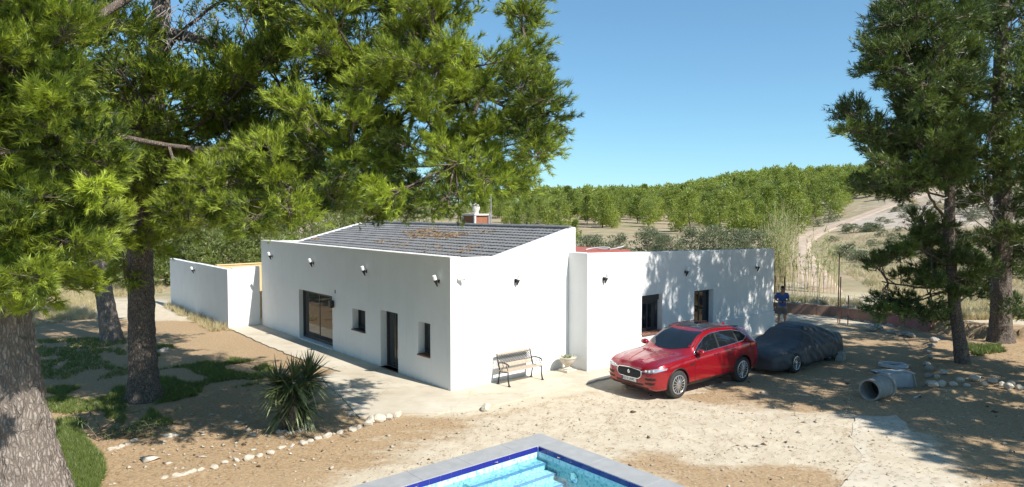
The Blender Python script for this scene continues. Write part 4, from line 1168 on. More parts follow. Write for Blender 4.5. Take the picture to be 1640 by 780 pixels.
# ------------------------------------------------------------------ covered car
cc = thing('covered_car', 'low car under a dark grey cloth cover parked behind the red SUV', 'car')
TOP2 = [(0, .42), (.06, .56), (.25, .66), (.7, .76), (1.15, .84), (1.5, 1.02), (1.9, 1.24), (2.3, 1.31), (2.7, 1.28), (3.1, 1.17), (3.5, 1.03), (3.9, .93), (4.2, .86), (4.28, .72), (4.32, .55)]
HALF2 = [(0, .50), (.06, .64), (.25, .76), (.7, .84), (2, .87), (3.3, .87), (4.0, .82), (4.2, .76), (4.28, .70), (4.32, .60)]
def cov_profile(x):
    tz = float(spl(TOP2, x)); hy = float(spl(HALF2, x)); sh = min(.72, tz - .08)
    cab = max(0, tz - .85)
    return [(hy * .90, .14), (hy * 1.0, .22), (hy * 1.01, .42), (hy * .98, sh * .9), (hy * .90, sh + .04), (hy * (.80 - .22 * min(1, cab * 2.5)), sh + (tz - sh) * .78), (hy * .38, tz - .015), (0, tz)]
st2 = np.unique(np.concatenate([[0, .02, .05, .1, .17], np.linspace(.25, 4.15, 110), [4.2, 4.24, 4.28, 4.31, 4.32]]))
rings = []
for x in st2:
    h = catmull(cov_profile(x), 7)
    ring = [(x, y, z) for y, z in h] + [(x, -y, z) for y, z in h[-2::-1]]
    rings.append(ring)
k = len(rings[0]); V = np.array([p for r in rings for p in r])
for i in range(len(V)):
    x, y, z = V[i]
    low = max(0, 1 - z / .95)
    fold = noise.noise((x * 3.2 + z * 1.1, 0 if y > 0 else 9, z * .7 + 3)) * .085 * low + noise.noise((x * 7.5 - z * 1.5, 3 if y > 0 else 7, z * 1.2)) * .04 * (low + .3)
    # diagonal tension folds running from the roof to the wheels
    fold += .06 * max(0, noise.noise((x * 1.6 + z * 2.6, y * 1.2, 11))) +   .035 * noise.noise((x * 4 + z * 5, y * 3, 5))
    nrm = Vector((.25 * (1 if x > 4.0 else -1 if x < .3 else 0), y * 1.2, .25)).normalized()
    V[i] += np.array(nrm) * fold
    if z < .3: V[i][2] += .09 * noise.noise((x * 1.5, 0 if y > 0 else 5, 2)) + (.30 * math.exp(-((x - .85) / .26) ** 2) if y < 0 else 0) * max(0, 1 - z / .6)
Fc = []
for i in range(len(rings) - 1):
    for j in range(k - 1): Fc.append((i * k + j, (i + 1) * k + j, (i + 1) * k + j + 1, i * k + j + 1))
b0 = list(range(k)); b1 = [(len(rings) - 1) * k + j for j in range(k)]
cm = bpy.data.meshes.new('car_cover'); cm.from_pydata([tuple(v) for v in V], [], Fc + [tuple(b0), tuple(reversed(b1))]); cm.update()
bmx = bmesh.new(); bmx.from_mesh(cm); bmesh.ops.recalc_face_normals(bmx, faces=bmx.faces[:]); bmx.to_mesh(cm); bmx.free()
co_ = link('car_cover', cm, cc, m='cover_cloth'); smooth_by_angle(co_, 60)
MB().add([(.5, -.72, .2), (3.9, -.72, .2), (3.9, .72, .2), (.5, .72, .2), (.5, -.7, .6), (3.9, -.7, .6), (3.9, .7, .6), (.5, .7, .6)], [(0, 3, 2, 1), (4, 5, 6, 7), (0, 1, 5, 4), (1, 2, 6, 5), (2, 3, 7, 6), (3, 0, 4, 7)]).build('underbody', 'car_black', cc)
for x in (.85, 3.35):
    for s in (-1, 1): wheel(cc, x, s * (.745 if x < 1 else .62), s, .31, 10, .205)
cwc = gp(1276, 598); cdir2 = bv
o2 = cwc - cdir2 * .85 - Vector((-cdir2.y, cdir2.x, 0)) * (-.86)
cc.location = (o2.x, o2.y, .01); cc.rotation_euler = (0, 0, math.atan2(cdir2.y, cdir2.x))

# grey block behind the covered car
gbp = gp(1346, 577)
gb = thing('concrete_block', 'pale grey hollow block on the ground at the tail of the covered car', 'block', (gbp.x, gbp.y, .0), HROT + .2)
MB().box(-.18, .18, -.12, -.09, 0, .22).box(-.18, .18, .09, .12, 0, .22).box(-.18, -.15, -.09, .09, .001, .219).box(.15, .18, -.09, .09, .001, .219).box(-.015, .015, -.09, .09, .001, .219).build('block_shell', 'field_stone', gb, bevel=.005)
MB().box(-.17, .17, -.11, .11, .222, .30).build('cap_slab', 'field_stone', gb, bevel=.01)

# ------------------------------------------------------------------ person
def skin_mesh(name, verts, edges, rads, root, mname, parent, sub=2):
    me = bpy.data.meshes.new(name); me.from_pydata(verts, edges, []); me.update()
    o = link(name, me, parent)
    sk = o.modifiers.new('skin', 'SKIN'); sk.use_smooth_shade = True; sk.use_x_symmetry = False
    for i, r in enumerate(rads):
        sv = me.skin_vertices[0].data[i]; sv.radius = r if hasattr(r, '__len__') else (r, r); sv.use_root = (i == root)
    ss = o.modifiers.new('sub', 'SUBSURF'); ss.levels = sub; ss.render_levels = sub
    bpy.context.view_layer.update()
    nm = bpy.data.meshes.new_from_object(o.evaluated_get(bpy.context.evaluated_depsgraph_get()))
    o.modifiers.clear(); o.data = nm; nm.name = name
    nm.materials.clear(); nm.materials.append(MATS[mname])
    nm.polygons.foreach_set('use_smooth', np.ones(len(nm.polygons), bool))
    return o
pp = gp(1252, 524)
per = thing('person', 'person in blue shirt and dark shorts standing, head bowed over a phone', 'person', (pp.x, pp.y, terr1(pp.x, pp.y)), R(-20))
# local: faces -Y
Vb = [(0, 0, .93), (0, .02, 1.10), (0, .02, 1.28), (0, .0, 1.44), (0, -.05, 1.52), (0, -.10, 1.60), (0, -.15, 1.70),
      (.18, .01, 1.42), (.25, .02, 1.17), (.10, -.22, 1.12), (-.18, .01, 1.42), (-.25, .02, 1.17), (-.08, -.22, 1.12),
      (.10, 0, .86), (.12, -.02, .48), (.13, .02, .09), (.14, -.13, .04), (-.10, 0, .86), (-.12, -.02, .48), (-.13, .02, .09), (-.15, -.13, .04)]
Eb = [(0, 1), (1, 2), (2, 3), (3, 4), (4, 5), (5, 6), (3, 7), (7, 8), (8, 9), (3, 10), (10, 11), (11, 12), (0, 13), (13, 14), (14, 15), (15, 16), (0, 17), (17, 18), (18, 19), (19, 20)]
Rb = [(.14, .11), (.135, .11), (.15, .115), (.11, .085), (.055, .055), (.075, .09), (.075, .09), (.06, .06), (.045, .045), (.032, .026), (.06, .06), (.045, .045), (.032, .026),
      (.095, .095), (.065, .065), (.042, .045), (.04, .03), (.095, .095), (.065, .065), (.042, .045), (.04, .03)]
pb = skin_mesh('body', Vb, Eb, Rb, 0, 'skin', per)
skin_mesh('shirt', [(0, .01, .87), (0, .02, 1.10), (0, .02, 1.28), (0, .0, 1.43), (0, -.02, 1.475), (.19, .01, 1.425), (.24, .02, 1.22), (-.19, .01, 1.425), (-.24, .02, 1.22)],
          [(0, 1), (1, 2), (2, 3), (3, 4), (3, 5), (5, 6), (3, 7), (7, 8)], [(.175, .14), (.175, .145), (.18, .14), (.13, .10), (.075, .07), (.085, .08), (.08, .075), (.085, .08), (.08, .075)], 1, 'shirt_blue', per)
skin_mesh('shorts', [(0, .01, .95), (0, .0, .86), (.105, 0, .80), (.125, -.01, .52), (-.105, 0, .80), (-.125, -.01, .52)], [(0, 1), (1, 2), (2, 3), (1, 4), (4, 5)], [(.17, .135), (.165, .13), (.115, .12), (.105, .105), (.115, .12), (.105, .105)], 0, 'shorts', per)
# hands: palm and five fingers each, closed on the phone
for s, hx in ((1, .10), (-1, -.08)):
    hv = [(hx, -.22, 1.12), (hx * .75, -.28, 1.125)]; he = [(0, 1)]; hr = [.026, .030]
    for q in range(4):
        b_ = len(hv); oy = -.30 - .0 * q; zz_ = 1.145 - .020 * q
        hv += [(hx * .62, oy - .012, zz_), (hx * .35, oy - .045 + .004 * q, zz_ - .003), (hx * .08, oy - .04, zz_ - .006)]
        he += [(1, b_), (b_, b_ + 1), (b_ + 1, b_ + 2)]; hr += [.010, .009, .008]
    b_ = len(hv); hv += [(hx * .75, -.275, 1.165), (hx * .45, -.29, 1.185)]; he += [(1, b_), (b_, b_ + 1)]; hr += [.011, .009]
    skin_mesh('hand', hv, he, hr, 0, 'skin', per, 1)
# face and hair
hd = Vector((0, -.125, 1.655))
bm_ = bmesh.new(); bmesh.ops.create_uvsphere(bm_, u_segments=18, v_segments=12, radius=1)
for v in bm_.verts:
    v.co = Vector((v.co.x * .088, v.co.y * .105, v.co.z * .12))
hm = bpy.data.meshes.new('hair'); 
bmesh.ops.delete(bm_, geom=[v for v in bm_.verts if v.co.z < .015 - .5 * v.co.y and v.co.y < .05 or v.co.z < -.06], context='VERTS')
bm_.to_mesh(hm); bm_.free()
hm.polygons.foreach_set('use_smooth', np.ones(len(hm.polygons), bool))
ho = link('hair', hm, per, hd + Vector((0, .018, .03)), m='hair'); ho.rotation_euler = (R(32), 0, 0)
face = MB()
face.add([(-.012, -.235, 1.645), (.012, -.235, 1.645), (.016, -.252, 1.615), (-.016, -.252, 1.615), (0, -.215, 1.67)], [(0, 1, 4), (0, 3, 2, 1), (0, 4, 3), (1, 2, 4), (3, 4, 2)]).build('nose', 'skin', per)
for s in (-1, 1):
    MB().lathe([(.006, -.005), (.011, 0), (.006, .005)], 8).build('eye', 'hair', per, (s * .033, -.222, 1.66))
    MB().lathe([(.010, -.03), (.022, -.01), (.024, .01), (.012, .03)], 8).build('ear', 'skin', per, (s * .085, -.11, 1.655))
    MB().box(-.045, .045, -.16, .07, .0, .065).build('shoe', 'shoe', per, (s * .14, -.03, .0), bevel=.02)
MB().box(-.022, .022, -.233, -.228, 1.592, 1.598).build('mouth', 'hair', per)
ph = thing('phone', 'dark phone held in both hands by the standing person', 'phone', per.location, R(-20))
o = MB().box(-.038, .038, -.075, .075, -.004, .004).build('case', 'lamp_black', ph, (0.005, -.33, 1.145), bevel=.003); o.rotation_euler = (R(35), 0, 0)

# ------------------------------------------------------------------ loose things in the yard
# fallen concrete pipe
p0 = gp(1392, 642); p1 = gp(1437, 627)
dpipe = (p1 - p0).normalized(); rz = math.atan2(dpipe.y, dpipe.x); pr = .285
pipe = thing('concrete_pipe', 'short grey concrete pipe lying on its side, open end to the left', 'pipe', (p0.x, p0.y, pr + .0), rz)
def ringtube(x0, x1, ro, ri, seg=32):
    mb = MB(); vs = []
    for (x, r) in ((x0, ri), (x0, ro), (x1, ro), (x1, ri)):
        for k in range(seg): a = 2 * math.pi * k / seg; vs.append((x, r * math.cos(a), r * math.sin(a)))
    fs = []
    for i in range(4):
        i2 = (i + 1) % 4
        for k in range(seg): k2 = (k + 1) % seg; fs.append((i * seg + k, i * seg + k2, i2 * seg + k2, i2 * seg + k))
    return mb.add(vs, fs)
smooth_by_angle(ringtube(0, .72, pr, pr - .045).build('barrel', 'concrete_pipe', pipe), 40)
smooth_by_angle(ringtube(.70, .80, pr + .045, pr - .05).build('collar', 'concrete_pipe', pipe), 40)
MB().prism_y([(.035 * math.cos(a), .035 * math.sin(a)) for a in np.linspace(0, 2 * math.pi, 12, False)], -.0, .01).build('plug', 'concrete_pipe', pipe, (.5, 0, 0))
MB().lathe([(pr - .05, .0), (pr - .05, .02)], 24).build('back_disc', 'car_black', pipe, (.62, 0, 0)).rotation_euler = (0, R(90), 0)
# metal trough behind it
p2 = gp(1447, 622)
tr = thing('metal_trough', 'upturned pale galvanised trough lying behind the concrete pipe', 'trough', (p2.x - .1, p2.y + .25, 0), .05)
MB().add([(-.45, -.18, .0), (.45, -.18, .0), (.45, .22, .0), (-.45, .22, .0), (-.42, -.12, .40), (.42, -.12, .40), (.42, .16, .40), (-.42, .16, .40)], [(4, 5, 6, 7), (0, 1, 5, 4), (1, 2, 6, 5), (2, 3, 7, 6), (3, 0, 4, 7)]).build('shell', 'galvanised', tr, bevel=.015)
MB().tube([(.43, -.15, .38), (.50, -.22, .02)], .018, 6).tube([(.43, .15, .38), (.50, .2, .02)], .018, 6).build('leg', 'galvanised', tr)
# flat pale sheet and hose coil
p3 = gp(1425, 598)
tag(MB().box(-.55, .55, -.28, .28, .03, .06).build('board', 'board_pale', None, (p3.x + .1, p3.y, .0), .08, bevel=.004), 'flat pale board on the ground between pipe and hose coil', 'board')
p4 = gp(1434, 590)
pts = []
for k in range(150):
    a = k * .25; r_ = .30 + .07 * math.sin(k * .37) * .5 + .03 * (k % 25) / 25
    pts.append((p4.x + r_ * 1.25 * math.cos(a), p4.y + .15 + r_ * math.sin(a), .035 + .0006 * k + .01 * math.sin(k * 1.3)))
tag(MB().tube(pts, .02, 6).build('hose_coil', 'hose_white', smooth=True), 'coil of pale grey hose lying in the shade behind the pipe', 'hose')
p5 = gp(1468, 637)
tag(MB().tube([(p5.x - .12, p5.y - .08, .02), (p5.x + .1, p5.y + .07, .03)], .018, 8).tube([(p5.x + .1, p5.y + .07, .03), (p5.x + .15, p5.y + .09, .035)], .03, 8).build('spigot', 'hose_white', smooth=True), 'small white plastic spigot on the ground right of the pipe', 'spigot')
# low wall at the right with its fence posts
lw = thing('low_wall', 'low earth-red retaining wall behind the standing person', 'wall')
for i in range(len(LOWWALL) - 2):
    a, b = LOWWALL[i], LOWWALL[i + 1]; d = (b - a); L = d.length; rz = math.atan2(d.y, d.x)
    n = max(2, int(L / .5)); V = []; Fc = []
    top_ = []
    mb = MB()
    for k in range(n):
        h0 = .50 + .04 * noise.noise((a.x + k * .7, i * 3, 0)); x0, x1 = L * k / n, L * (k + 1) / n
        mb.box(x0 + .001, x1 - .001, -.0 + .008 * (k % 2), .24, -.1, h0 + .005 * (k % 2))
    mb.build('wall_stretch', 'retaining_pink' if i == 2 else 'retaining', lw, a, rz)
for (x, yb, yt, lab) in [(1344, 496, 404, 'tall thin rusty fence post on the low wall, left of its pair'), (1345.5 + 1.5, 496, 443, 'shorter rusty post right against the tall fence post'), (1360, 499, 473, 'short dark stake on the bank right of the tall fence post'),
                    (1242, 486, 442, 'rusty fence post behind the person, left of the canes'), (1257, 488, 444, 'rusty fence post just right of the standing person')]:
    base = gp(x, yb + 5, .48); D = base.y + .1; tz = at(x, yt, D).z
    t = thing('fence_post', lab, 'fence post', (base.x, D, terr1(base.x, D) - .05), 0, 'rusty fence posts along the low wall')
    MB().box(-.022, .022, -.006, .006, 0, tz - terr1(base.x, D) + .05).box(-.006, .006, .006, .026, 0, tz - terr1(base.x, D) + .049).build('angle_iron', 'rust', t)
fw = thing('wire_fence', 'rusty wire mesh fence between the wing corner and the canes', 'fence')
A_, B_ = gp(1222, 490, .45), gp(1258, 493, .48)
mb = MB()
for k in range(7):
    z = .55 + k * .22; mb.tube([(A_.x, A_.y + .12, z), (B_.x, B_.y + .12, z)], .006, 4)
for k in range(9):
    t = k / 8; mb.tube([(A_.x + (B_.x - A_.x) * t, A_.y + .12 + (B_.y - A_.y) * t, .5), (A_.x + (B_.x - A_.x) * t, A_.y + .12 + (B_.y - A_.y) * t, 1.9)], .005, 4)
mb.build('wire_mesh', 'rust', fw)
MB().tube([(A_.x, A_.y + .12, 1.92), (B_.x, B_.y + .12, 1.92)], .009, 6).build('top_rail', 'rust', fw)
# pale plank leaning by the wing corner
a, b = gp(1226, 511), gp(1243, 500)
tag(MB().tube([(a.x, a.y, .12), (b.x, b.y, .30)], .05, 4).build('plank', 'board_pale'), 'pale plank lying by the corner of the wing left of the person', 'plank')

# ------------------------------------------------------------------ stones
def rock_mesh(seed, m='lime_stone'):
    bm_ = bmesh.new(); bmesh.ops.create_icosphere(bm_, subdivisions=2, radius=1)
    rr = random.Random(seed); of = Vector((rr.uniform(0, 99), rr.uniform(0, 99), 0))
    cuts = [(Vector((rr.gauss(0, 1), rr.gauss(0, 1), rr.gauss(0, .7))).normalized(), rr.uniform(.55, .85)) for _ in range(7)]
    for v in bm_.verts:
        c = v.co.copy()
        for n, d in cuts:
            e = c.dot(n) - d
            if e > 0: c -= n * e
        v.co = c * (1 + .14 * noise.noise(v.co * 1.7 + of))
    me = bpy.data.meshes.new('stone'); bm_.to_mesh(me); bm_.free(); me.materials.append(MATS[m])
    return me
rocks = [rock_mesh(i) for i in range(8)]; rocks2 = [rock_mesh(40 + i, 'field_stone') for i in range(6)]
rs = random.Random(8)
ORD = 'first second third fourth fifth sixth seventh eighth ninth tenth eleventh twelfth thirteenth fourteenth fifteenth sixteenth seventeenth eighteenth nineteenth twentieth'.split()
def stone(name, p, size, label, group, pool_, cat='stone', flat=.62, sink=.25):
    o = link(name, pool_[rs.randrange(len(pool_))], None, (p.x, p.y, terr1(p.x, p.y) + size * flat * (1 - sink) - .02))
    o.scale = (size * rs.uniform(.9, 1.35), size * rs.uniform(.8, 1.1), size * flat * rs.uniform(.85, 1.2)); o.rotation_euler = (rs.uniform(-.2, .2), rs.uniform(-.2, .2), rs.uniform(0, 6.28) if rs.random() < .4 else HROT + rs.uniform(-.3, .3))
    return tag(o, label, cat, group)
row = [(264, 767), (283, 764), (296, 761), (309, 757), (322, 754), (343, 750), (360, 743), (378, 739), (397, 736), (415, 731), (433, 727), (450, 719), (468, 716), (485, 712), (497, 708), (509, 703), (525, 700), (545, 694), (565, 690), (575, 686)]
for k, (x, y) in enumerate(row):
    stone('edging_stone', gp(x, y), rs.uniform(.075, .11), ORD[k] + ' pale edging stone from the left in the diagonal garden row', 'edging stones across the garden', rocks)
for k, (x, y) in enumerate([(590, 682), (594, 676), (608, 675), (622, 673), (637, 668)]):
    stone('edging_stone', gp(x, y), rs.uniform(.10, .14), ORD[k] + ' chunky pale stone from the left at the corner of the concrete apron', 'stones at the apron corner', rocks, flat=.8)
stone('edging_stone', gp(779, 657), .14, 'single pale stone block at the apron edge below the bench', None, rocks, flat=.8)
stone('edging_stone', gp(561, 666), .10, 'single pale stone at the apron edge right of the spiky yucca', None, rocks, flat=.8)
for k, (x, y) in enumerate([(447, 693), (455, 692), (465, 694), (475, 692), (484, 690), (491, 686)]):
    stone('edging_stone', gp(x, y), rs.uniform(.06, .085), ORD[k] + ' pale stone from the left at the foot of the yucca', 'stones round the yucca', rocks)
for k, (x, y) in enumerate([(178, 720), (186, 719), (195, 716), (204, 713), (214, 707)]):
    stone('edging_stone', gp(x, y), rs.uniform(.055, .075), ORD[k] + ' pale stone from the left beside the cut leafy branches', 'stones by the cut branches', rocks)
for k, (x, y) in enumerate(sorted([(1487, 618), (1494, 628), (1508, 627), (1500, 614), (1510, 608), (1537, 621), (1526, 627), (1561, 619), (1577, 627), (1604, 628), (1620, 626), (1615, 633), (1632, 633), (1590, 622), (1548, 628)])):
    stone('border_stone', gp(x, y), rs.uniform(.09, .16), ORD[k] + ' rounded whitish stone from the left along the pine bed front', 'stones along the pine bed front', rocks, flat=.8, sink=.2)
for k, (x, y) in enumerate([(1486, 605), (1488, 596), (1484, 588), (1490, 580), (1487, 572), (1491, 563), (1496, 555), (1500, 548), (1508, 543)]):
    stone('border_stone', gp(x, y), rs.uniform(.11, .17), ORD[k] + ' grey stone from the front in the line running back beside the pine bed', 'stones along the pine bed side', rocks2, flat=.75, sink=.2)
for k, (x, y) in enumerate([(1394, 530), (1404, 527), (1415, 530), (1428, 534), (1440, 537), (1450, 536), (1460, 540)]):
    stone('rubble_stone', gp(x, y), rs.uniform(.14, .26), ORD[k] + ' piece of grey rubble from the left before the low wall', 'rubble before the low wall', rocks2, 'rubble', flat=.5)
for (x, y, s_) in [(325, 700, .18), (362, 713, .11), (412, 690, .10), (300, 735, .12), (261, 560, .14), (258, 563, .16), (1300, 505, .2), (1262, 508, .14)]:
    pass
stone('flat_stone', gp(260, 563), .22, 'flat pale stone lying in the small green patch right of the middle pine', None, rocks2, flat=.35)
# ------------------------------------------------------------------ vegetation tools
def unit(a): return a / np.maximum(np.linalg.norm(a, axis=-1, keepdims=True), 1e-9)
def tuft_tris(P, Dr, k, L, W, sp0, sp1, rg, shoot=.5):
    """k needle triangles round each shoot"""
    n = len(P); P = np.repeat(P, k, 0); Dr = np.repeat(Dr, k, 0)
    r1 = unit(rg.normal(size=(n * k, 3))); pr = unit(np.cross(Dr, r1))
    an = rg.uniform(sp0, sp1, (n * k, 1)); d = Dr * np.cos(an) + pr * np.sin(an)
    ln = L * rg.uniform(.7, 1.15, (n * k, 1))
    base = P + Dr * (rg.uniform(-.2, shoot, (n * k, 1)) * L)
    sd = unit(np.cross(d, unit(rg.normal(size=(n * k, 3))))) * (W * .5)
    V = np.stack([base - sd, base + sd, base + d * ln], 1).reshape(-1, 3)
    return V, np.arange(n * k * 3).reshape(-1, 3)
def seg_tubes(A, B, ra, rb, ns=3):
    """straight 3-sided twigs from A to B"""
    d = unit(B - A); x = unit(np.cross(d, np.array([.31, .22, .93]))); y = np.cross(d, x); V = []
    for P, r in ((A, ra), (B, rb)):
        for k in range(ns):
            a = 2 * math.pi * k / ns; V.append(P + (x * math.cos(a) + y * math.sin(a)) * (r[:, None] if hasattr(r, '__len__') else r))
    V = np.stack(V, 1); n = len(A); o = np.arange(n)[:, None] * (2 * ns); Fc = []
    for k in range(ns): Fc.append(np.concatenate([o + k, o + (k + 1) % ns, o + ns + (k + 1) % ns, o + ns + k], 1))
    return V.reshape(-1, 3), np.concatenate(Fc, 0)
class Cat:
    def __init__(s): s.V = []; s.F = []; s.T = []; s.n = 0
    def add(s, V, F, t=None):
        s.V.append(V); s.F.append(F + s.n); s.n += len(V)
        s.T.append(np.full(len(V), .5) if t is None else t)
    def mesh(s, name, m, smooth=False):
        return fast_mesh(name, np.concatenate(s.V), np.concatenate(s.F), m, np.concatenate(s.T), smooth)
def strips(P, Dr, L, W, droop, rg, seg=4, tint=None, fold=0.0):
    """ribbon leaves with taper and droop; L, W, droop arrays or scalars"""
    n = len(P); L = np.broadcast_to(L, (n,)); W = np.broadcast_to(W, (n,)); droop = np.broadcast_to(droop, (n,))
    sd = unit(np.cross(Dr, np.array([0, 0, 1.0]) + rg.normal(size=(n, 3)) * .15))
    V = []
    for i in range(seg + 1):
        t = i / seg; c = P + Dr * (L * t)[:, None] - np.array([0, 0, 1.0]) * (droop * t * t)[:, None]
        w = (W * .5 * (min(1, .45 + 2.2 * t) * (1 - t ** 1.8) + .03))[:, None]
        V += [c - sd * w, c + sd * w]
    V = np.stack(V, 1); k = 2 * (seg + 1); o = np.arange(n)[:, None] * k
    Fc = [np.concatenate([o + 2 * i, o + 2 * i + 1, o + 2 * i + 3, o + 2 * i + 2], 1) for i in range(seg)]
    T = None if tint is None else np.repeat(tint, k)
    return V.reshape(-1, 3), np.concatenate(Fc, 0), T

def bark_trunk(name, pts, parent, m='bark', seg=48, rings=120, amp=.035, roots=.0, seed=0, freq=7.0):
    """tapered trunk with vertical bark plates; pts = [(pos, radius)]"""
    P = catmull([list(p) + [r] for p, r in pts], max(2, rings // (len(pts) - 1)))
    V = []; n = len(P)
    for i in range(n):
        c = P[i, :3]; r = P[i, 3]
        for k in range(seg):
            a = 2 * math.pi * k / seg; ca, sa = math.cos(a), math.sin(a)
            q = Vector((ca * r * freq, sa * r * freq, c[2] * freq * .32 + seed))
            d = noise.voronoi(q)[0]; ridge = min(1.0, (d[1] - d[0]) * 1.8)
            rr = r + amp * (ridge - .55) + amp * .6 * noise.noise(q * 2.3)
            if roots: rr += roots * max(0, 1 - (c[2] - P[0, 2]) / 1.0) ** 2 * (.5 + .5 * math.cos(5 * a + seed))
            V.append((c[0] + ca * rr, c[1] + sa * rr, c[2]))
    idx = np.arange(n * seg).reshape(n, seg); F = np.stack([idx[:-1], np.roll(idx[:-1], -1, 1), np.roll(idx[1:], -1, 1), idx[1:]], -1).reshape(-1, 4)
    return link(name, fast_mesh(name, V, F, m, smooth=True), parent)

def sample_poly(poly, D0, D1, n, rg, mind, top=None):
    """points spread through a volume: outline seen from the yard, depth D0..D1"""
    poly = np.array(poly, float); lo, hi = poly.min(0), poly.max(0); out = []
    tries = 0
    while len(out) < n and tries < n * 60:
        tries += 1
        x, y = rg.uniform(lo[0], hi[0]), rg.uniform(lo[1], hi[1])
        if not inpoly(np.array([x]), np.array([y]), poly)[0]: continue
        p = at(x, y, rg.uniform(D0, D1))
        p = np.array(p)
        if out and np.min(np.linalg.norm(np.array(out) - p, axis=1)) < mind: continue
        out.append(p)
    return np.array(out)

def pine(name, label, trunk, clumps, radii, seed, tufts=70, k=18, NL=.115, NW=.010, flat=.62, bark='bark', amp=.03, group=None, needles='pine_needles',
         trunk_seg=40, roots=0, dead=0, zmin=2.2, limb_k=.0065, sub_z=0, tint0=.0, tint1=1.0, twigs=12, drop=.40, leaders=(), rings=110, coarse=None):
    rg = np.random.default_rng(seed); base = Vector(trunk[0][0])
    t = thing(name, label, 'pine tree', base, 0, group)
    rel = np.array(base)
    bark_trunk('trunk', [((Vector(p) - base), r) for p, r in trunk], t, bark, trunk_seg, rings, amp, roots, seed)
    TP = np.array([list(p) for p, r in trunk]); TRr = np.array([r for p, r in trunk])
    def trunk_at(z):
        z = np.clip(z, TP[0, 2], TP[-1, 2]); return np.array([np.interp(z, TP[:, 2], TP[:, 0]), np.interp(z, TP[:, 2], TP[:, 1]), z])
    n = len(clumps); kk = max(3, n // 11)
    cen = clumps[rg.choice(n, kk, False)].copy()
    for _ in range(8):
        ass = np.argmin(np.linalg.norm(clumps[:, None] - cen[None], axis=2), 1)
        for q in range(kk):
            if (ass == q).any(): cen[q] = clumps[ass == q].mean(0)
    limbs = MB(); fol = Cat(); tw = Cat(); skel = []
    for ld_ in leaders:
        lp = catmull([list(p) + [r] for p, r in ld_], 6); skel.append(lp[2:, :3])
        limbs.tube([tuple(x[:3] - rel) for x in lp], list(lp[:, 3]), 10)
    if len(skel):
        skel.append(np.array([trunk_at(z) for z in np.arange(zmin, TP[-1, 2], .5)])); skel = np.concatenate(skel)
    for q in range(kk):
        mem = np.where(ass == q)[0]
        if not len(mem): continue
        c = cen[q]; z0 = c[2] - drop * np.hypot(*(c - trunk_at(c[2]))[:2]); z0 = np.clip(z0, zmin, TP[-1, 2] * .97); s = trunk_at(z0)
        if len(skel): s = skel[np.argmin(np.linalg.norm((skel - c) * np.array([1, 1, .8]), axis=1))]
        dist = np.linalg.norm(c - s); ctrl = s + (c - s) * .5 + np.array([0, 0, -.08 * dist]) + rg.normal(size=3) * .06 * dist
        ts = np.linspace(0, 1, 12)[:, None]; path = (1 - ts) ** 2 * s + 2 * ts * (1 - ts) * ctrl + ts ** 2 * c
        path[1:-1] += np.cumsum(rg.normal(size=(10, 3)), 0) * .006 * dist * np.sin(np.linspace(.3, 2.9, 10))[:, None]
        r0 = min(.022 + limb_k * dist, .085); limbs.tube([tuple(x - rel) for x in path], list(np.linspace(r0, .022, 12)), 7)
        for i in mem:
            cc_ = clumps[i]; R_ = radii[i]
            j = np.argmin(np.linalg.norm(path[4:] - cc_, axis=1)) + 4; a0 = path[max(4, j - 1)]
            mid = (a0 + cc_) / 2 + rg.normal(size=3) * .07 * R_
            limbs.tube([tuple(a0 - rel), tuple(mid - rel), tuple(cc_ - rel)], [.024, .018, .012], 5)
            # twigs radiate from the inner part of the clump
            d = unit(rg.normal(size=(twigs, 3)) + np.array([0, 0, .35]) + unit(cc_ - a0 + 1e-6) * .5)
            E = cc_ + d * np.array([1, 1, flat]) * R_ * rg.uniform(.6, 1.05, (twigs, 1))
            S = mid + (cc_ - mid) * rg.uniform(.2, 1.0, (twigs, 1))
            Vt, Ft = seg_tubes(S - rel, E - rel, .008, .004); tw.add(Vt, Ft)
            crs = coarse is not None and coarse[i]
            nt = max(1, int(tufts * (.7 if crs else 1) * rg.uniform(.8, 1.2)) // twigs); k_ = max(4, k // 3) if crs else k
            tt = rg.uniform(.30, 1.0, (twigs, nt, 1)) ** .8
            P = S[:, None] + (E - S)[:, None] * tt + rg.normal(size=(twigs, nt, 3)) * .085 * R_
            td = unit(unit(E - S)[:, None] * .9 + rg.normal(size=(twigs, nt, 3)) * .42 + np.array([0, 0, .42]))
            P = P.reshape(-1, 3); td = td.reshape(-1, 3)
            Vn, Fn = tuft_tris(P - rel, td, k_, NL, NW * (2.8 if crs else 1), .12, .80, rg, .7)
            base_t = np.clip(rg.normal(.43, .19) + rg.normal(0, .17, len(P)), 0, 1) * (tint1 - tint0) + tint0
            fol.add(Vn, Fn, np.repeat(base_t, k_ * 3))
    lo = limbs.build('limbs', 'bark', t, smooth=True); lo['kind'] = 'stuff'
    link('twigs', tw.mesh('twigs', 'twig'), t)
    cr = link('crown', fol.mesh('crown', needles), t)
    cr['kind'] = 'stuff'
    if dead:
        dm = MB()
        for q in range(dead):
            z = rg.uniform(zmin, zmin + 3.5); s = trunk_at(z); a = rg.uniform(0, 6.28); L = rg.uniform(.5, 1.6)
            e = s + np.array([math.cos(a) * L, math.sin(a) * L, rg.uniform(-.5, .2)]); m_ = (s + e) / 2 + np.array([0, 0, .12])
            dm.tube([tuple(s - rel), tuple(m_ - rel), tuple(e - rel)], [.016, .011, .005], 4)
            for w in range(5):
                b0 = m_ + (e - m_) * rg.uniform(0, 1); dm.tube([tuple(b0 - rel), tuple(b0 + rg.normal(size=3) * .22 - rel)], [.006, .003], 3)
        dm.build('dead_twigs', 'twig_dead', t)
    return t
print('t veg')

# ------------------------------------------------------------------ the near pines
rgA = np.random.default_rng(21)
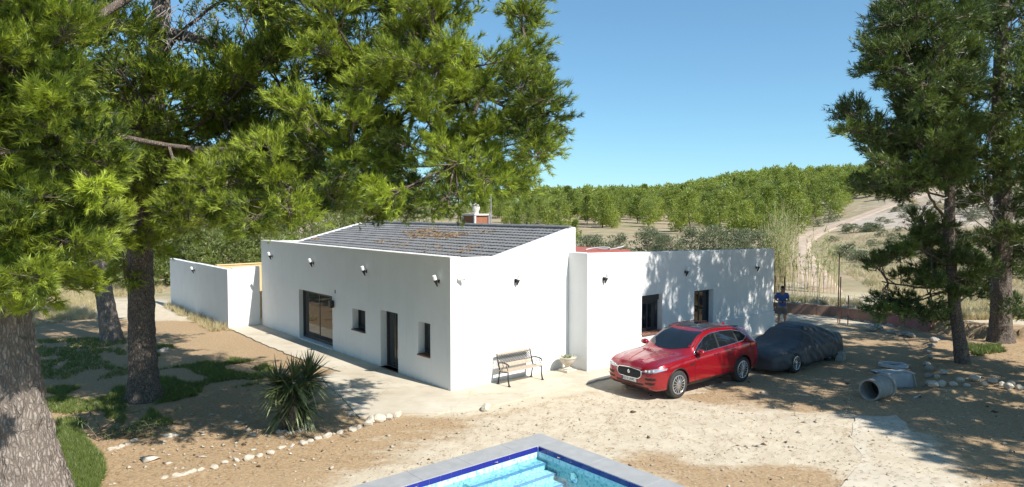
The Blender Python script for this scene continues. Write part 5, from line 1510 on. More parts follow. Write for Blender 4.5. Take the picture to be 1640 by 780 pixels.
# A: huge near pine at the left edge, crown reaching over to the middle of the picture
trA = [(Vector((-7.95, 11, -.15)), .76), (Vector((-8.0, 11, .5)), .63), (Vector((-8.12, 11.02, 1.5)), .49), (Vector((-8.25, 11.05, 2.5)), .42), (Vector((-8.3, 11.1, 3.4)), .38), (Vector((-8.2, 11.4, 6.0)), .32), (Vector((-7.8, 11.9, 9)), .28), (Vector((-7.5, 12.3, 13)), .10)]
PA = [(455, 40), (470, 0), (735, 0), (722, 40), (735, 80), (765, 110), (800, 95), (812, 60), (815, 0), (868, 0), (858, 60), (868, 110), (878, 160), (888, 200), (876, 240), (850, 262), (860, 290), (825, 305), (785, 300), (765, 312), (720, 328), (690, 346), (600, 350), (560, 346), (480, 342), (400, 372), (300, 362), (268, 330), (290, 270), (440, 215), (480, 130)]
cA = sample_poly(PA, 11.4, 15.2, 215, rgA, .35)
nA = len(cA)
cA2 = sample_poly([(300, -330), (640, -330), (800, -150), (840, -5), (500, -5), (300, -5)], 11.6, 15.4, 95, rgA, .55)
PL = [(-120, -20), (120, -20), (130, 150), (170, 230), (195, 300), (172, 380), (150, 420), (125, 470), (60, 492), (-120, 500)]
cA3 = sample_poly(PL, 9.3, 12.6, 120, rgA, .35)
cA4 = np.concatenate([sample_poly([(-500, -300), (100, -300), (100, 60), (-500, 200)], 9.2, 13, 26, rgA, .8), np.stack([rgA.uniform(-8.6, -3.8, 58), rgA.uniform(6.6, 9.6, 58), rgA.uniform(8.3, 11, 58)], 1)])  # second set: overhead clumps out of view, added to shade the lower-left foliage
cA2 = np.concatenate([cA2, sample_poly([(290, 60), (640, 40), (640, 320), (480, 335), (330, 350)], 15.2, 16.6, 70, rgA, .5)])
cA3 = np.concatenate([cA3, sample_poly([(-70, 40), (100, 60), (100, 300), (80, 478), (-70, 480)], 8.7, 10.2, 46, rgA, .34)])
crsA = np.concatenate([np.zeros(nA), np.ones(len(cA2)), np.zeros(len(cA3)), np.ones(len(cA4))]) > 0
cA = np.concatenate([cA, cA2, cA3, cA4])
radA = np.concatenate([rgA.uniform(.36, .66, nA), rgA.uniform(.6, .9, len(cA2)), rgA.uniform(.34, .56, len(cA3)), rgA.uniform(.7, .9, len(cA4))])
pine('pine_tree', 'huge thick-trunked pine cut by the left picture edge, boughs over the roof', trA, cA, radA, 1, coarse=crsA, tufts=130, k=20, NL=.13, NW=.0105, bark='bark_pale', amp=.05, roots=.12, trunk_seg=150, dead=16, zmin=4.6, twigs=13, rings=260, leaders=[[(Vector((-8.1, 11.8, 7.6)), .08), (Vector((-7.4, 14.2, 9.6)), .08), (Vector((-5.2, 14.8, 10.8)), .08), (Vector((-3.2, 14.4, 10.6)), .11), (Vector((-1.3, 14.0, 10.2)), .09), (Vector((.1, 13.6, 9.8)), .04)], [(Vector((-5.2, 14.8, 10.8)), .07), (Vector((-3.6, 14.5, 8.6)), .09), (Vector((-2.0, 14.2, 7.2)), .07), (Vector((-.6, 13.6, 7.3)), .04)], [(Vector((-8.1, 11.8, 6.6)), .06), (Vector((-6.9, 13.8, 6.3)), .05), (Vector((-5.4, 14.9, 6.3)), .045), (Vector((-4.2, 14.9, 6.2)), .03)]])
# B: middle pine with the straight dark trunk
bB = gp(231, 641)
trB = [(Vector((bB.x, bB.y, -.1)), .46), (at(230, 600, bB.y), .36), (at(227, 520, bB.y), .325), (at(226, 400, bB.y), .30), (at(236, 260, bB.y + .1), .27), (at(250, 120, bB.y + .3), .26), (at(262, -60, bB.y + .5), .2), (at(270, -300, bB.y + .5), .08)]
PB = [(-60, -10), (235, -10), (250, 60), (345, 85), (360, 0), (500, 0), (482, 110), (470, 190), (400, 225), (335, 205), (285, 262), (255, 275), (190, 262), (150, 330), (60, 345), (-60, 345)]
cB = sample_poly(PB, 13.6, 20.5, 190, rgA, .46)
cBk = sample_poly([(-40, 0), (470, 0), (470, 300), (200, 330), (-40, 330)], 20, 22, 46, rgA, .8)
cB2 = sample_poly([(0, -420), (480, -420), (520, -20), (-40, -20)], 15.5, 20.5, 75, rgA, .7)
cB3 = sample_poly([(150, 230), (470, 200), (480, 340), (400, 372), (300, 375), (265, 400), (200, 450), (180, 400), (150, 400)], 15.5, 20.5, 80, rgA, .5)
cB2 = np.concatenate([cB2, cBk])
crsB = np.concatenate([np.zeros(len(cB)), np.ones(len(cB2)), np.zeros(len(cB3))]) > 0
cB = np.concatenate([cB, cB2, cB3]); radB = np.concatenate([rgA.uniform(.45, .78, len(cB) - len(cB2) - len(cB3)), rgA.uniform(.7, 1.0, len(cB2)), rgA.uniform(.4, .6, len(cB3))])
tB = pine('pine_tree', 'tall pine with straight dark ridged trunk standing in the shaded garden', trB, cB, radB, 2, coarse=crsB, tufts=118, k=11, NL=.16, NW=.018, bark='bark', amp=.04, roots=.06, trunk_seg=90, rings=300, dead=26, zmin=5.2, limb_k=.008)
# the bare pinkish bough and hanging dead twigs in the gap of its crown
dm = MB(); p0 = at(250, 50, 18.2); p1 = at(352, 72, 17.6); off = Vector(tB.location)
dm.tube([p0 - off, at(300, 58, 17.9) - off, p1 - off], [.17, .14, .10], 9)
dm.build('bare_bough', 'bark_pale', tB, smooth=True)
dm = MB()
for q in range(90):
    s = at(rgA.uniform(245, 350), rgA.uniform(0, 66), rgA.uniform(16.6, 18)); e = s + Vector((rgA.normal() * .22, rgA.normal() * .2, -rgA.uniform(.15, .6))); m_ = (s + e) / 2 + Vector((rgA.normal() * .06, 0, .05))
    dm.tube([s - off, m_ - off, e - off], [.012, .009, .004], 4)
dm.build('hanging_dead_twigs', 'twig_dead', tB)['kind'] = 'stuff'
# C: leaning pale pine behind
bC = gp(180, 546)
trC = [(Vector((bC.x, bC.y, -.1)), .42), (at(172, 500, bC.y), .33), (at(160, 430, bC.y), .29), (at(147, 370, bC.y), .27), (at(136, 260, bC.y), .22), (at(130, 100, bC.y), .12)]
cC = sample_poly([(30, 150), (240, 150), (255, 380), (190, 330), (150, 350), (110, 440), (30, 440)], 24.5, 29, 50, rgA, .7)
pine('pine_tree', 'leaning pale-barked pine behind the middle trunk, sunlit at its foot', trC, cC, rgA.uniform(.6, .95, len(cC)), 3, tufts=120, k=10, NL=.22, NW=.030, bark='bark_pale', amp=.03, trunk_seg=40, zmin=5)
# D, E: pines at the right
bD = gp(1543, 589)
trD = [(Vector((bD.x, bD.y, 0)), .25), (at(1537, 545, bD.y), .20), (at(1527, 470, bD.y), .17), (at(1521, 380, bD.y), .155), (at(1521, 280, bD.y), .14), (at(1512, 150, bD.y), .11), (at(1508, 0, bD.y), .07), (at(1505, -120, bD.y), .03)]
PD1 = [(1440, -20), (1412, 0), (1402, 60), (1384, 80), (1392, 118), (1425, 145), (1440, 190), (1420, 205), (1395, 195), (1365, 168), (1350, 185), (1353, 212), (1385, 228), (1405, 255), (1372, 280), (1370, 300), (1440, 316), (1500, 300), (1545, 280), (1560, 120), (1560, -20)]
PD2 = [(1400, 408), (1395, 425), (1440, 448), (1470, 450), (1500, 470), (1560, 480), (1575, 430), (1540, 380), (1500, 345), (1440, 335), (1450, 362), (1470, 380)]
PD3 = [(1385, 478), (1398, 494), (1460, 518), (1530, 512), (1500, 485), (1440, 475)]
cD = np.concatenate([sample_poly(PD1, 18.0, 24.2, 270, rgA, .40), sample_poly(PD2, 20.3, 23, 46, rgA, .40), sample_poly(PD3, 20.5, 22.6, 12, rgA, .35), sample_poly([(1430, -200), (1580, -200), (1590, -20), (1400, -20)], 20.8, 24, 18, rgA, .8)])
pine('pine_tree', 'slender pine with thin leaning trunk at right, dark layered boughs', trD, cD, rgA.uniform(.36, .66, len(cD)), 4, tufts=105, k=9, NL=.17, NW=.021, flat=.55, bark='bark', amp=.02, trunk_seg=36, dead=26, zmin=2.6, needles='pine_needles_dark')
bE = gp(1602, 553)
trE = [(Vector((bE.x, bE.y, 0)), .47), (at(1603, 520, bE.y), .37), (at(1604, 440, bE.y), .33), (at(1606, 330, bE.y), .29), (at(1600, 180, bE.y), .24), (at(1606, 0, bE.y), .17), (at(1606, -200, bE.y), .06)]
PE = [(1560, -20), (1560, 200), (1545, 300), (1560, 400), (1590, 430), (1640, 400), (1740, 420), (1760, -20)]
cE = np.concatenate([sample_poly(PE, 22.5, 28.5, 120, rgA, .55), sample_poly([(1540, -260), (1720, -260), (1740, -20), (1540, -20)], 23, 28, 26, rgA, .9), sample_poly([(1480, 50), (1560, 50), (1560, 330), (1500, 330)], 24.5, 27.5, 18, rgA, .7), sample_poly([(1555, -10), (1660, -10), (1660, 330), (1570, 330)], 21.5, 24.5, 34, rgA, .55), sample_poly([(1545, 380), (1660, 360), (1660, 510), (1600, 500), (1570, 450)], 24, 27, 22, rgA, .5)])
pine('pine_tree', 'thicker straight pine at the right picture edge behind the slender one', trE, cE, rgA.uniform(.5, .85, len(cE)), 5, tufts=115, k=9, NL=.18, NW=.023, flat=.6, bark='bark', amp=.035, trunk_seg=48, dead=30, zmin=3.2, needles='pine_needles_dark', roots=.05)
# pines just outside the right edge whose shade lies on the yard
def off_pine(x, y, label, seed, h, rad, z0, n):
    r_ = np.random.default_rng(seed); tr_ = [(Vector((x, y, 0)), .35), (Vector((x + .1, y, h * .4)), .26), (Vector((x, y + .1, h * .75)), .16), (Vector((x, y, h)), .05)]
    c = []
    while len(c) < n:
        d = r_.normal(size=3); d /= np.linalg.norm(d); q = d * r_.uniform(.45, 1) ** .5 * np.array([rad, rad, (h - z0) / 2]); c.append(np.array([x, y, (h + z0) / 2]) + q)
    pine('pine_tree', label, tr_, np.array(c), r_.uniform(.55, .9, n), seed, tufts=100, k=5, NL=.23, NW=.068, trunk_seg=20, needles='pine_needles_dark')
off_pine(15.2, 14.0, 'pine just beyond the right picture edge, nearer than the slender pine', 31, 11, 3.0, 4.2, 92)
off_pine(17.6, 8.8, 'pine beyond the right picture edge closest to the pool', 32, 11, 3.1, 4.0, 84)
off_pine(17.2, 17.4, 'pine beyond the right picture edge level with the thicker pine', 33, 12, 3.3, 3.4, 92)
print('t near pines')

# ------------------------------------------------------------------ plantation pines, wood, olives
def small_tree_mesh(seed, h, rad, z0, ncl, nt, k, NL, NW, needles, bark, tr_r=.13, lean=.0, crown_pow=.6, cone=.35, up=.5, crf=(.20, .36), t0=.5):
    rg = np.random.default_rng(seed); fol = Cat(); tr_ = MB()
    top_ = np.array([lean * rg.normal(), lean * rg.normal(), h * .93])
    bend = np.array([rg.normal() * .12, rg.normal() * .12, z0 * .8])
    tr_.tube([(0, 0, -.3), tuple(bend), tuple(top_ * .75), tuple(top_)], [tr_r * 1.25, tr_r, tr_r * .6, .02], 7)
    for q in range(ncl):
        t = rg.uniform(0, 1); z = z0 + (h - z0) * t; rr = rad * (math.sin(math.pi * min(.98, .16 + .80 * t)) ** crown_pow) * (1 - cone * t)
        a = rg.uniform(0, 6.28); f_ = rg.uniform(.25, 1.0) ** .6
        c = np.array([math.cos(a) * rr * f_, math.sin(a) * rr * f_, z]) + np.array([top_[0], top_[1], 0]) * t
        cr_ = rad * rg.uniform(*crf)
        if q % 2 == 0:
            s = np.array([top_[0] * t * .8, top_[1] * t * .8, max(z0 * .8, z - .5 * rr)]); tr_.tube([tuple(s), tuple(c)], [.03, .012], 3, False)
        d = unit(rg.normal(size=(nt, 3)) + np.array([0, 0, .3])); P = c + d * np.array([1, 1, .75]) * cr_ * rg.uniform(.4, 1, (nt, 1)) ** .5
        V, Fq = tuft_tris(P, unit(d + np.array([0, 0, up]) + rg.normal(size=(nt, 3)) * .4), k, NL, NW, .2, .95, rg)
        tb = np.clip(rg.normal(t0, .14) + rg.normal(0, .13, nt), 0, 1); fol.add(V, Fq, np.repeat(tb, k * 3))
    return tr_.mesh('trunk', bark, True), fol.mesh('crown', needles)
def plant(name, meshes, p, rz, s, label, cat, group):
    t = thing(name, label, cat, p, rz, group); t.scale = s
    for nm_, me in zip(('trunk', 'crown'), meshes):
        o = link(nm_, me, t)
        if nm_ == 'crown': o['kind'] = 'stuff'
    return t
PM = [small_tree_mesh(100 + i, (8.4, 9.4, 7.2, 8.8, 6.6, 9.0, 7.8, 8.2)[i], (3.1, 2.7, 3.3, 3.0, 2.8, 3.4, 2.5, 3.2)[i], (1.3, 1.8, .8, 1.5, .6, 1.2, 1.6, 1.0)[i], 30 + 3 * (i % 3), 42, 5, .44, .10, 'plantation_needles', 'bark', .13, .6, (.6, .8, .5, .7, .45, .6, .9, .5)[i], (.5, .7, .3, .55, .25, .4, .75, .35)[i], .5, (.24, .44), (.5, .3, .6, .4, .65, .5, .25, .45)[i]) for i in range(8)]
rp_ = random.Random(4)
cands = []
tx = [q[0] for q in TRACK]; ty = [q[1] for q in TRACK]
D = 150.0
while D < 520:
    sp_ = 7.4 + (D - 150) * .010
    x = -14.0 + rp_.uniform(0, 4)
    while x < .66 * D:
        X, Y = x + rp_.uniform(-3, 3), D + rp_.uniform(-3.5, 3.5); pxx = CX + X / Y * FPX
        edge = 150 if pxx < 1200 else 150 - (pxx - 1200) * .17
        ok = (pxx > 812 or Y > 215) and Y > np.interp(X, tx, ty, left=0, right=250) + 10 if X > tx[3] else (pxx > 812 or Y > 215)
        if ok and rp_.random() > (.22 if Y < 260 else .08): cands.append((Y, X))
        x += sp_
    D += sp_ * .95
# some pines come further down the slope right of the centre
for (pxx, Y) in [(1105, 128), (1150, 118), (1175, 124), (1205, 112), (1235, 104), (1265, 112), (1228, 122), (1090, 138), (1190, 136), (1250, 128)]:
    cands.append((Y, (pxx - CX) / FPX * Y))
cands.sort()
# 300 trees that show largest become things, the rest of the wood is one mass
for (Y, X) in cands[:290]:
    s = rp_.uniform(.58, 1.04)
    plant('plantation_pine', PM[rp_.randrange(8)], (X, Y, terr1(X, Y) - .1), rp_.uniform(0, 6.28), (s * rp_.uniform(.9, 1.15), s * rp_.uniform(.9, 1.15), s), 'bushy light green young pine in the plantation beyond the field', 'pine tree', 'plantation pines beyond the field')
print('plantation', len(cands), cands[289][0])
FM = small_tree_mesh(140, 8.2, 3.4, 1.0, 15, 10, 2, 1.0, .50, 'plantation_needles', 'bark', .15)
fv = np.array([v.co for v in FM[1].vertices]); ft = np.array([a.value for a in FM[1].attributes['tint'].data]); ff = np.array([p.vertices[:] for p in FM[1].polygons])
far = Cat()
for (Y, X) in cands[290:]:
    a = rp_.uniform(0, 6.28); s = rp_.uniform(.8, 1.1); c, s_ = math.cos(a), math.sin(a)
    Rm = np.array([[c, -s_, 0], [s_, c, 0], [0, 0, 1]]); far.add(fv @ Rm.T * s + np.array([X, Y, terr1(X, Y) - .1]), ff, np.clip(ft + rp_.uniform(-.15, .15), 0, 1))
fo = tag(link('distant_forest', far.mesh('distant_forest', 'plantation_needles')), 'far pine forest covering the rise behind the plantation', 'forest', kind='stuff')
# sunny wood behind the courtyard wall at the left
WM = [small_tree_mesh(200 + i, 8.2, 3.0, 1.2, 46, 46, 6, .30, .05, 'wood_needles', 'bark_pale', .15, .4, .45) for i in range(3)]
WB = [small_tree_mesh(220 + i, 3.0, 1.9, .2, 30, 40, 6, .22, .05, 'wood_needles', 'twig', .06, .2, .3) for i in range(2)]
wl = [(60, 47), (120, 52), (20, 56), (185, 58), (255, 50), (300, 57), (345, 51), (385, 60), (430, 54), (470, 62), (505, 56), (545, 64), (585, 58), (620, 68), (230, 66), (330, 70), (440, 74), (530, 78), (90, 66), (-20, 62), (660, 75)]
for i, (x_, Y) in enumerate(wl):
    X = (x_ - CX) / FPX * Y; s = rp_.uniform(.85, 1.15)
    plant('wood_pine', WM[i % 3], (X, Y, terr1(X, Y) - .1), rp_.uniform(0, 6.28), (s, s, s), 'pale green sunlit pine in the wood behind the courtyard wall', 'pine tree', 'pines of the wood at the left')
for i, (x_, Y) in enumerate([(210, 43), (262, 46), (300, 45), (340, 48), (380, 46), (420, 47), (150, 45), (100, 44), (460, 50), (40, 45)]):
    X = (x_ - CX) / FPX * Y; s = rp_.uniform(.8, 1.2)
    plant('wood_shrub', WB[i % 2], (X, Y, terr1(X, Y) - .05), rp_.uniform(0, 6.28), (s, s, s), 'dense pale shrub at the foot of the wood behind the courtyard wall', 'shrub', 'shrubs below the wood')
# olive bushes behind the wing
OM = [small_tree_mesh(300 + i, 3.9, 2.5, .5, 44, 44, 6, .20, .055, 'olive_leaves', 'bark_pale', .12, .2, .35, .25) for i in range(3)]
OLO = [940, 985, 1000, 1040, 1075, 1110, 1145, 1180, 1215, 1240]
for i, (x_, Y, s) in enumerate([(940, 60, .74), (985, 64, .66), (1040, 62, .76), (1075, 57, .64), (1110, 63, .72), (1145, 58, .78), (1180, 62, .74), (1215, 56, .7), (1000, 55, .5), (1240, 62, .66)]):
    X = (x_ - CX) / FPX * Y
    plant('olive_tree', OM[i % 3], (X, Y, terr1(X, Y) - .05), rp_.uniform(0, 6.28), (s, s, s), (ORD[OLO.index(x_)] + ' grey-green bushy olive tree from the left behind the wing roof'), 'olive tree', 'olive trees behind the wing')
X, Y = (918 - CX) / FPX * 95, 95
plant('young_pine', PM[1], (X, Y, terr1(X, Y)), 1.0, (.42, .42, .40), 'single small bright young pine standing in the bare field behind the roof', 'pine tree', None)
# scrub on the slope at the right
SM = [small_tree_mesh(400 + i, 1.0, .85, .05, 14, 26, 6, .14, .030, 'olive_leaves' if i != 1 else 'grass_dry', 'twig', .03, .05, .2) for i in range(3)]
ns_ = 0
while ns_ < 95:
    x_, Y = rp_.uniform(1290, 1660), rp_.uniform(44, 150); X = (x_ - CX) / FPX * Y
    dt = min(math.hypot(X - a, Y - b) for a, b in zip(np.interp(np.linspace(0, 8, 60), range(9), tx), np.interp(np.linspace(0, 8, 60), range(9), ty)))
    if dt < 4: continue
    s = rp_.uniform(.6, 1.7)
    plant('scrub_bush', SM[rp_.randrange(3)], (X, Y, terr1(X, Y) - .05), rp_.uniform(0, 6.28), (s * 1.2, s * 1.2, s * .8), 'low grey-green scrub bush on the dry slope beside the track', 'bush', 'scrub on the dry slope'); ns_ += 1
print('t trees')

# ------------------------------------------------------------------ canes
def cane_clump(label, pxs, D0, D1, n, h0, h1, seed):
    rg = np.random.default_rng(seed); X0 = (np.mean(pxs) - CX) / FPX * (D0 + D1) / 2
    t = thing('cane_clump', label, 'canes', (X0, (D0 + D1) / 2, 0), 0, None)
    st = MB(); lv = Cat(); o = np.array([X0, (D0 + D1) / 2, 0])
    for q in range(n):
        Dd = rg.uniform(D0, D1); X = (rg.uniform(*pxs) - CX) / FPX * Dd; z = terr1(X, Dd); h = rg.uniform(h0, h1); ln = rg.normal(size=2) * .09 * h
        pts = [np.array([X, Dd, z]), np.array([X + ln[0] * .3, Dd + ln[1] * .3, z + h * .55]), np.array([X + ln[0], Dd + ln[1], z + h])]
        st.tube([tuple(p - o) for p in pts], [.017, .013, .004], 4, False)
        nl = int(rg.uniform(8, 20)); ts = rg.uniform(.35, 1, nl); P = np.array([pts[0] * (1 - u) ** 2 + 2 * u * (1 - u) * pts[1] + u * u * pts[2] for u in ts]) - o
        a = rg.uniform(0, 6.28, nl); d = unit(np.stack([np.cos(a), np.sin(a), rg.uniform(.5, 1.6, nl)], 1))
        V, Fq, T_ = strips(P, d, rg.uniform(.3, .6, nl), .045, rg.uniform(.1, .35, nl), rg, 3, np.clip(.75 - .5 * ts + rg.normal(0, .25, nl), 0, 1)); lv.add(V, Fq, T_)
    o1 = st.build('stalks', 'cane', t); o1['kind'] = 'stuff'; o2 = link('leaves', lv.mesh('leaves', 'cane_leaves'), t); o2['kind'] = 'stuff'
cane_clump('dense tall cane thicket right behind the end of the wing', (1224, 1262), 36, 40, 110, 2.2, 4.4, 51)
cane_clump('sparse thin canes standing alone between thicket and tall fence post', (1265, 1345), 35, 39, 46, 1.6, 3.9, 52)
cane_clump('taller green-topped canes rising left of the dirt track', (1228, 1282), 42, 48, 60, 3.0, 5.4, 53)

# ------------------------------------------------------------------ grass and ground plants
def scatter_px(poly, n, rg, inside=None):
    W = np.array([tuple(gp(*p)[:2]) for p in poly]); lo, hi = W.min(0), W.max(0); out = np.zeros((0, 2))
    while len(out) < n:
        q = rg.uniform(lo, hi, (n * 2, 2)); q = q[inpoly(q[:, 0], q[:, 1], [tuple(w) for w in W])]; out = np.concatenate([out, q])
    return out[:n]
def grass(name, label, polys, per, k, L, W, m, seed, clump=.0, up=.9):
    rg = np.random.default_rng(seed); ct = Cat()
    for poly, n in zip(polys, per):
        q = scatter_px(poly, n, rg)
        if clump:
            f = np.array([noise.noise((a * .9, b * .9, seed)) for a, b in q]); q = q[f > -clump]
        z = terr(q[:, 0], q[:, 1]); P = np.stack([q[:, 0], q[:, 1], z - .02], 1)
        sc = np.array([1 + .5 * noise.noise((a * .6, b * .6, seed + 3)) for a, b in q])
        d = unit(np.stack([rg.normal(0, .35, len(P)), rg.normal(0, .35, len(P)), np.full(len(P), up)], 1))
        V, Fq = tuft_tris(P, d, k, L, W, .05, .6, rg, .1); ct.add(V, Fq, np.repeat(np.clip(rg.normal(.45, .2, len(P)), 0, 1), k * 3))
    return tag(link(name, ct.mesh(name, m)), label, 'grass', kind='stuff')
grass('lawn_patch', 'bright green tufty grass at the foot of the huge left pine', [[(75, 700), (125, 690), (165, 735), (168, 760), (150, 800), (90, 830)]], [5200], 6, .16, .012, 'grass_green', 61)
grass('ground_cover', 'green ground cover spreading in the shade round the middle pine', [[(255, 592), (360, 574), (415, 578), (440, 590), (420, 615), (330, 628), (270, 650), (250, 630)], [(50, 620), (200, 620), (200, 690), (150, 700), (90, 700), (50, 680)], [(60, 545), (200, 540), (205, 600), (110, 620), (55, 600)], [(246, 555), (276, 553), (282, 566), (250, 572)], [(255, 640), (290, 640), (280, 680), (215, 690)]], [5200, 4600, 3000, 700, 1200], 6, .15, .016, 'grass_green', 62, .08)
grass('dry_grass', 'pale dry grass standing along the left path and courtyard wall', [[(-40, 505), (150, 470), (165, 490), (150, 510), (40, 525), (-40, 530)], [(262, 492), (272, 490), (370, 530), (340, 532)], [(-40, 470), (260, 455), (262, 470), (150, 480), (-40, 500)]], [2600, 420, 3000], 7, .42, .014, 'grass_dry', 63, .3)
# bank above the low wall and the slope at the right
rg = np.random.default_rng(64); ct = Cat(); cg = Cat()
n = 15000; Yb = 28 + 75 * rg.uniform(0, 1, n) ** 1.8; Xb = (rg.uniform(1262, 1720, n) - CX) / FPX * Yb
wy_ = np.interp(Xb, [p.x for p in LOWWALL] + [40], [p.y for p in LOWWALL] + [LOWWALL[-1].y - 2])
fn = np.array([noise.noise((a * .25, b * .25, 3)) for a, b in zip(Xb, Yb)])
dtr = np.min(np.hypot(Xb[:, None] - np.interp(np.linspace(0, 8, 80), range(9), tx)[None], Yb[:, None] - np.interp(np.linspace(0, 8, 80), range(9), ty)[None]), 1)
ok = (Yb > wy_ + .35) & (fn > -.28) & (dtr > 2.6); Xb, Yb = Xb[ok], Yb[ok]; fn = fn[ok]
P = np.stack([Xb, Yb, terr(Xb, Yb) - .03], 1); scl = np.clip((Yb / 38), 1, 1.6)
d = unit(np.stack([rg.normal(0, .4, len(P)), rg.normal(0, .4, len(P)), np.full(len(P), 1.0)], 1))
green = (fn + rg.normal(0, .12, len(P))) > .33
V, Fq = tuft_tris(P[~green], d[~green], 7, .42, .022, .05, .6, rg, .1); ct.add(V, Fq, np.repeat(np.clip(rg.normal(.5, .22, (~green).sum()), 0, 1), 21))
V, Fq = tuft_tris(P[green], d[green], 8, .45, .026, .05, .7, rg, .1); cg.add(V, Fq, np.repeat(np.clip(rg.normal(.5, .22, green.sum()), 0, 1), 24))
tag(link('slope_grass', ct.mesh('slope_grass', 'grass_dry')), 'straw-coloured dry grass on the bank and slope at right', 'grass', kind='stuff')
tag(link('slope_weeds', cg.mesh('slope_weeds', 'olive_leaves')), 'grey-green weeds among the dry grass on the right bank', 'weeds', kind='stuff')
grass('bed_plants', 'small green plants at the foot of the thicker right pine', [[(1545, 562), (1600, 560), (1610, 572), (1560, 578)]], [500], 7, .2, .02, 'grass_green', 65)

# ------------------------------------------------------------------ yucca
by = gp(468, 688)
yu = thing('yucca', 'spiky yucca clump with three leaf heads beside the concrete apron', 'yucca', (by.x, by.y, 0))
ry = np.random.default_rng(71); S_ = by.y / 1093
for (x, y, n, L) in ((445, 620, 150, .66), (470, 612, 120, .62), (494, 608, 190, .70), (486, 650, 170, .66), (452, 655, 130, .60), (470, 638, 110, .66)):
    c = np.array(at(x, y, by.y + ry.uniform(-.25, .3))) - np.array([by.x, by.y, 0])
    MB().tube([(c[0] * .35, c[1] * .35, -.05), (c[0] * .8, c[1] * .8, c[2] * .55), tuple(c)], [.10, .085, .06], 8).build('stem', 'bark', yu, smooth=True)
    el = np.clip(ry.normal(.25, .60, n), -1.2, 1.45); a = ry.uniform(0, 6.28, n)
    d = np.stack([np.cos(el) * np.cos(a), np.cos(el) * np.sin(a), np.sin(el)], 1)
    P = c + np.array([0, 0, 1]) * (el * .10)[:, None]
    tint = np.clip(.22 + ry.normal(0, .1, n) + .65 * (el < -.45), 0, 1)
    V, Fq, T_ = strips(P, d, L * ry.uniform(.75, 1.1, n), .05, np.where(el < -.2, .12, .05), ry, 4, tint)
    ct = Cat(); ct.add(V, Fq, T_); link('leaf_rosette', ct.mesh('leaf_rosette', 'yucca_leaves'), yu)['kind'] = 'stuff'
# plant in the urn
ct = Cat(); ru = np.random.default_rng(72); P = np.stack([ru.uniform(-.15, .15, 40), ru.uniform(-.15, .15, 40), np.full(40, .42)], 1)
V, Fq = tuft_tris(P, unit(np.stack([ru.normal(0, .4, 40), ru.normal(0, .4, 40), np.ones(40)], 1)), 6, .09, .012, .1, .8, ru); ct.add(V, Fq, np.repeat(ru.uniform(.3, .9, 40), 18))
link('plant', ct.mesh('plant', 'bush_leaves'), urn)['kind'] = 'stuff'
# cut leafy branches lying at the edge of the garden
bb = gp(200, 700); cb = thing('cut_branches', 'cut leafy oleander branches lying between bright grass and brown litter', 'branches', (bb.x, bb.y, 0))
rc = np.random.default_rng(73); stc = MB(); lc = Cat()
for q in range(16):
    s = np.array(gp(rc.uniform(150, 235), rc.uniform(688, 712))) - np.array([bb.x, bb.y, 0]); a = rc.normal(.5, .7); L = rc.uniform(.5, 1.1)
    e = s + np.array([math.cos(a) * L, math.sin(a) * L * .6, rc.uniform(.1, .45)]); s[2] = .03; m_ = (s + e) / 2 + np.array([0, 0, .1])
    stc.tube([tuple(s), tuple(m_), tuple(e)], [.012, .009, .004], 5)
    ts = rc.uniform(.15, 1, 30)[:, None]; P = s * (1 - ts) ** 2 + 2 * ts * (1 - ts) * m_ + ts ** 2 * e
    V, Fq, T_ = strips(P, unit(rc.normal(size=(30, 3)) + np.array([.5, .2, .5])), rc.uniform(.10, .17, 30), .026, .02, rc, 3, rc.uniform(.2, 1, 30)); lc.add(V, Fq, T_)
stc.build('stems', 'twig', cb, smooth=True); link('leaves', lc.mesh('leaves', 'bush_leaves'), cb)['kind'] = 'stuff'

# ------------------------------------------------------------------ litter: needles on the roof, pebbles, cones
ct = Cat(); rn = np.random.default_rng(74)
for (x, y, w, n) in [(676, 372, .9, 420), (700, 378, .7, 300), (668, 379, .6, 200), (722, 380, .5, 160), (735, 376, .5, 120), (610, 388, .6, 60), (745, 404, .35, 50), (505, 384, .25, 60), (760, 396, .5, 50), (690, 398, .8, 60), (640, 394, .7, 50), (780, 372, .5, 60)]:
    # find the roof point under that pixel
    d = ray(x, y); o_ = Vector((0, 0, CAMH)); lo_, hi_ = 10.0 / d.length, 40.0 / d.length
    for _ in range(40):
        mid_ = (lo_ + hi_) / 2; p = o_ + d * mid_; v_ = (p - HC).dot(bv)
        if p.z > roofz(v_): lo_ = mid_
        else: hi_ = mid_
    v_, u_ = (p - HC).dot(bv), (p - HC).dot(av)
    n = int(n * .4); vv = v_ + rn.normal(0, w * .28, n); uu = u_ + rn.normal(0, w * .62, n); vv = np.clip(vv, .5, HW - .2); uu = np.clip(uu, .35, HLEN - .35)
    P = np.stack([HC.x + bv.x * vv + av.x * uu, HC.y + bv.y * vv + av.y * uu, roofz(vv) + .028 + rn.uniform(0, .02, n)], 1)
    slope = np.array([bv.x, bv.y, RSL]); aa = np.array([av.x, av.y, 0]); th = rn.uniform(0, 6.28, n)[:, None]
    V, Fq = tuft_tris(P, unit(slope * np.cos(th) + aa * np.sin(th) + np.array([0, 0, .12])), 5, .12, .016, .0, .5, rn); ct.add(V, Fq, np.repeat(rn.uniform(0, 1, n), 15))
tag(link('roof_needle_litter', ct.mesh('roof_needle_litter', 'needle_litter')), 'brown drifts of fallen pine needles on the dark roof tiles', 'pine litter', kind='stuff')
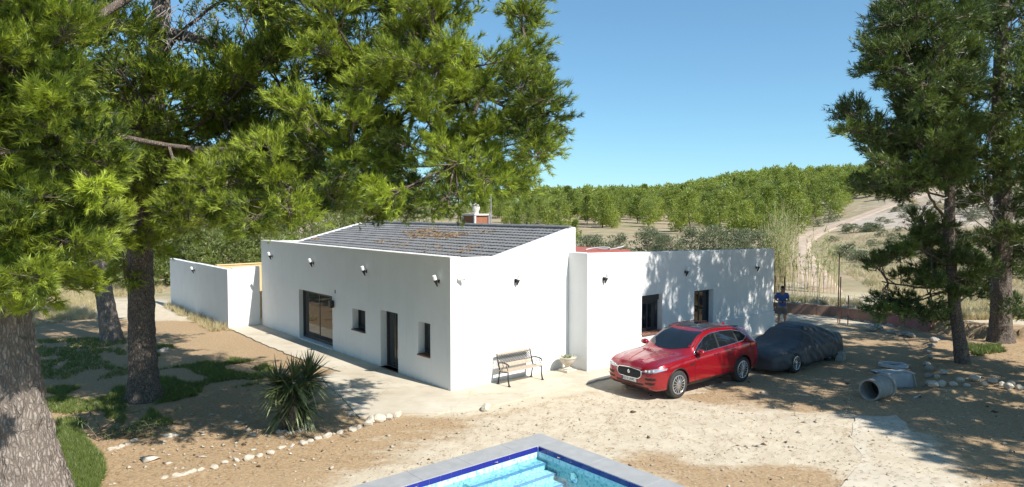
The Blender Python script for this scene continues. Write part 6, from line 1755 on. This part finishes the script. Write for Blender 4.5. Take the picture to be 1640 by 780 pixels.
def pebbles(name, label, n, poly, size, m, seed, flat=.6):
    rg = np.random.default_rng(seed); q = scatter_px(poly, n, rg)
    lv, lu = (q[:, 0] - HC.x) * bv.x + (q[:, 1] - HC.y) * bv.y, (q[:, 0] - HC.x) * av.x + (q[:, 1] - HC.y) * av.y
    ok = ~((lv > PV0 - .7) & (lv < PV1 + .7) & (lu > PU0 - .7) & (lu < PU1 + .7)) & ~((lv > -.2) & (lu > -.9)); q = q[ok]; n = len(q)
    s = size * rg.lognormal(0, .55, (n, 1)); base = np.array([(1, 0, 0), (0, 1, 0), (-1, 0, 0), (0, -1, 0), (0, 0, 1), (0, 0, -1)], float)
    V = (base[None] * (1 + rg.normal(0, .22, (n, 6, 3))) + rg.normal(0, .22, (n, 6, 3))) * s[:, None] * np.array([1.2, .9, flat])
    V = V + np.stack([q[:, 0], q[:, 1], terr(q[:, 0], q[:, 1]) + .012], 1)[:, None]
    Fq = np.array([(0, 1, 4), (1, 2, 4), (2, 3, 4), (3, 0, 4), (1, 0, 5), (2, 1, 5), (3, 2, 5), (0, 3, 5)])
    F_ = (np.arange(n)[:, None, None] * 6 + Fq[None]).reshape(-1, 3)
    tag(link(name, fast_mesh(name, V.reshape(-1, 3), F_, m)), label, 'pebbles', kind='stuff')
pebbles('pebbles', 'small pale stones scattered over the yard and garden', 2600, [(120, 700), (420, 640), (700, 660), (1000, 620), (1400, 600), (1640, 640), (1640, 800), (100, 800)], .014, 'pebble', 81)
pebbles('yard_stones', 'loose pale cobbles half sunk in the brown garden litter', 60, [(210, 720), (330, 660), (480, 700), (560, 690), (420, 745), (300, 770)], .045, 'lime_stone', 82, .35)
pebbles('pine_cones', 'dark fallen pine cones scattered on the sandy yard', 90, [(120, 720), (700, 670), (1000, 630), (1250, 600), (1640, 600), (1640, 800), (100, 800)], .024, 'cone_brown', 83, .8)

# fallen needles and twig bits over the near ground
rl = np.random.default_rng(91); ct = Cat()
for poly, n in (([(110, 720), (420, 600), (570, 690), (500, 740), (300, 800), (100, 810)], 3000), ([(560, 700), (780, 662), (1000, 625), (1000, 690), (640, 760), (480, 790)], 900), ([(1000, 640), (1640, 560), (1640, 800), (1090, 800), (930, 720)], 4200)):
    q = scatter_px(poly, n, rl); lv, lu = (q[:, 0] - HC.x) * bv.x + (q[:, 1] - HC.y) * bv.y, (q[:, 0] - HC.x) * av.x + (q[:, 1] - HC.y) * av.y
    q = q[~((lv > PV0 - .6) & (lv < PV1 + .6) & (lu > PU0 - .6) & (lu < PU1 + .6))]; n = len(q)
    th = rl.uniform(0, 6.28, n); P = np.stack([q[:, 0], q[:, 1], terr(q[:, 0], q[:, 1]) + .025], 1)
    V, Fq = tuft_tris(P, np.stack([np.cos(th), np.sin(th), rl.uniform(0, .15, n)], 1), 3, .09, .006, .0, .5, rl); ct.add(V, Fq, np.repeat(np.clip(rl.normal(.6, .3, n), 0, 1), 9))
tag(link('ground_needle_litter', ct.mesh('ground_needle_litter', 'needle_litter')), 'brown fallen pine needles and twigs strewn over the yard', 'pine litter', kind='stuff')
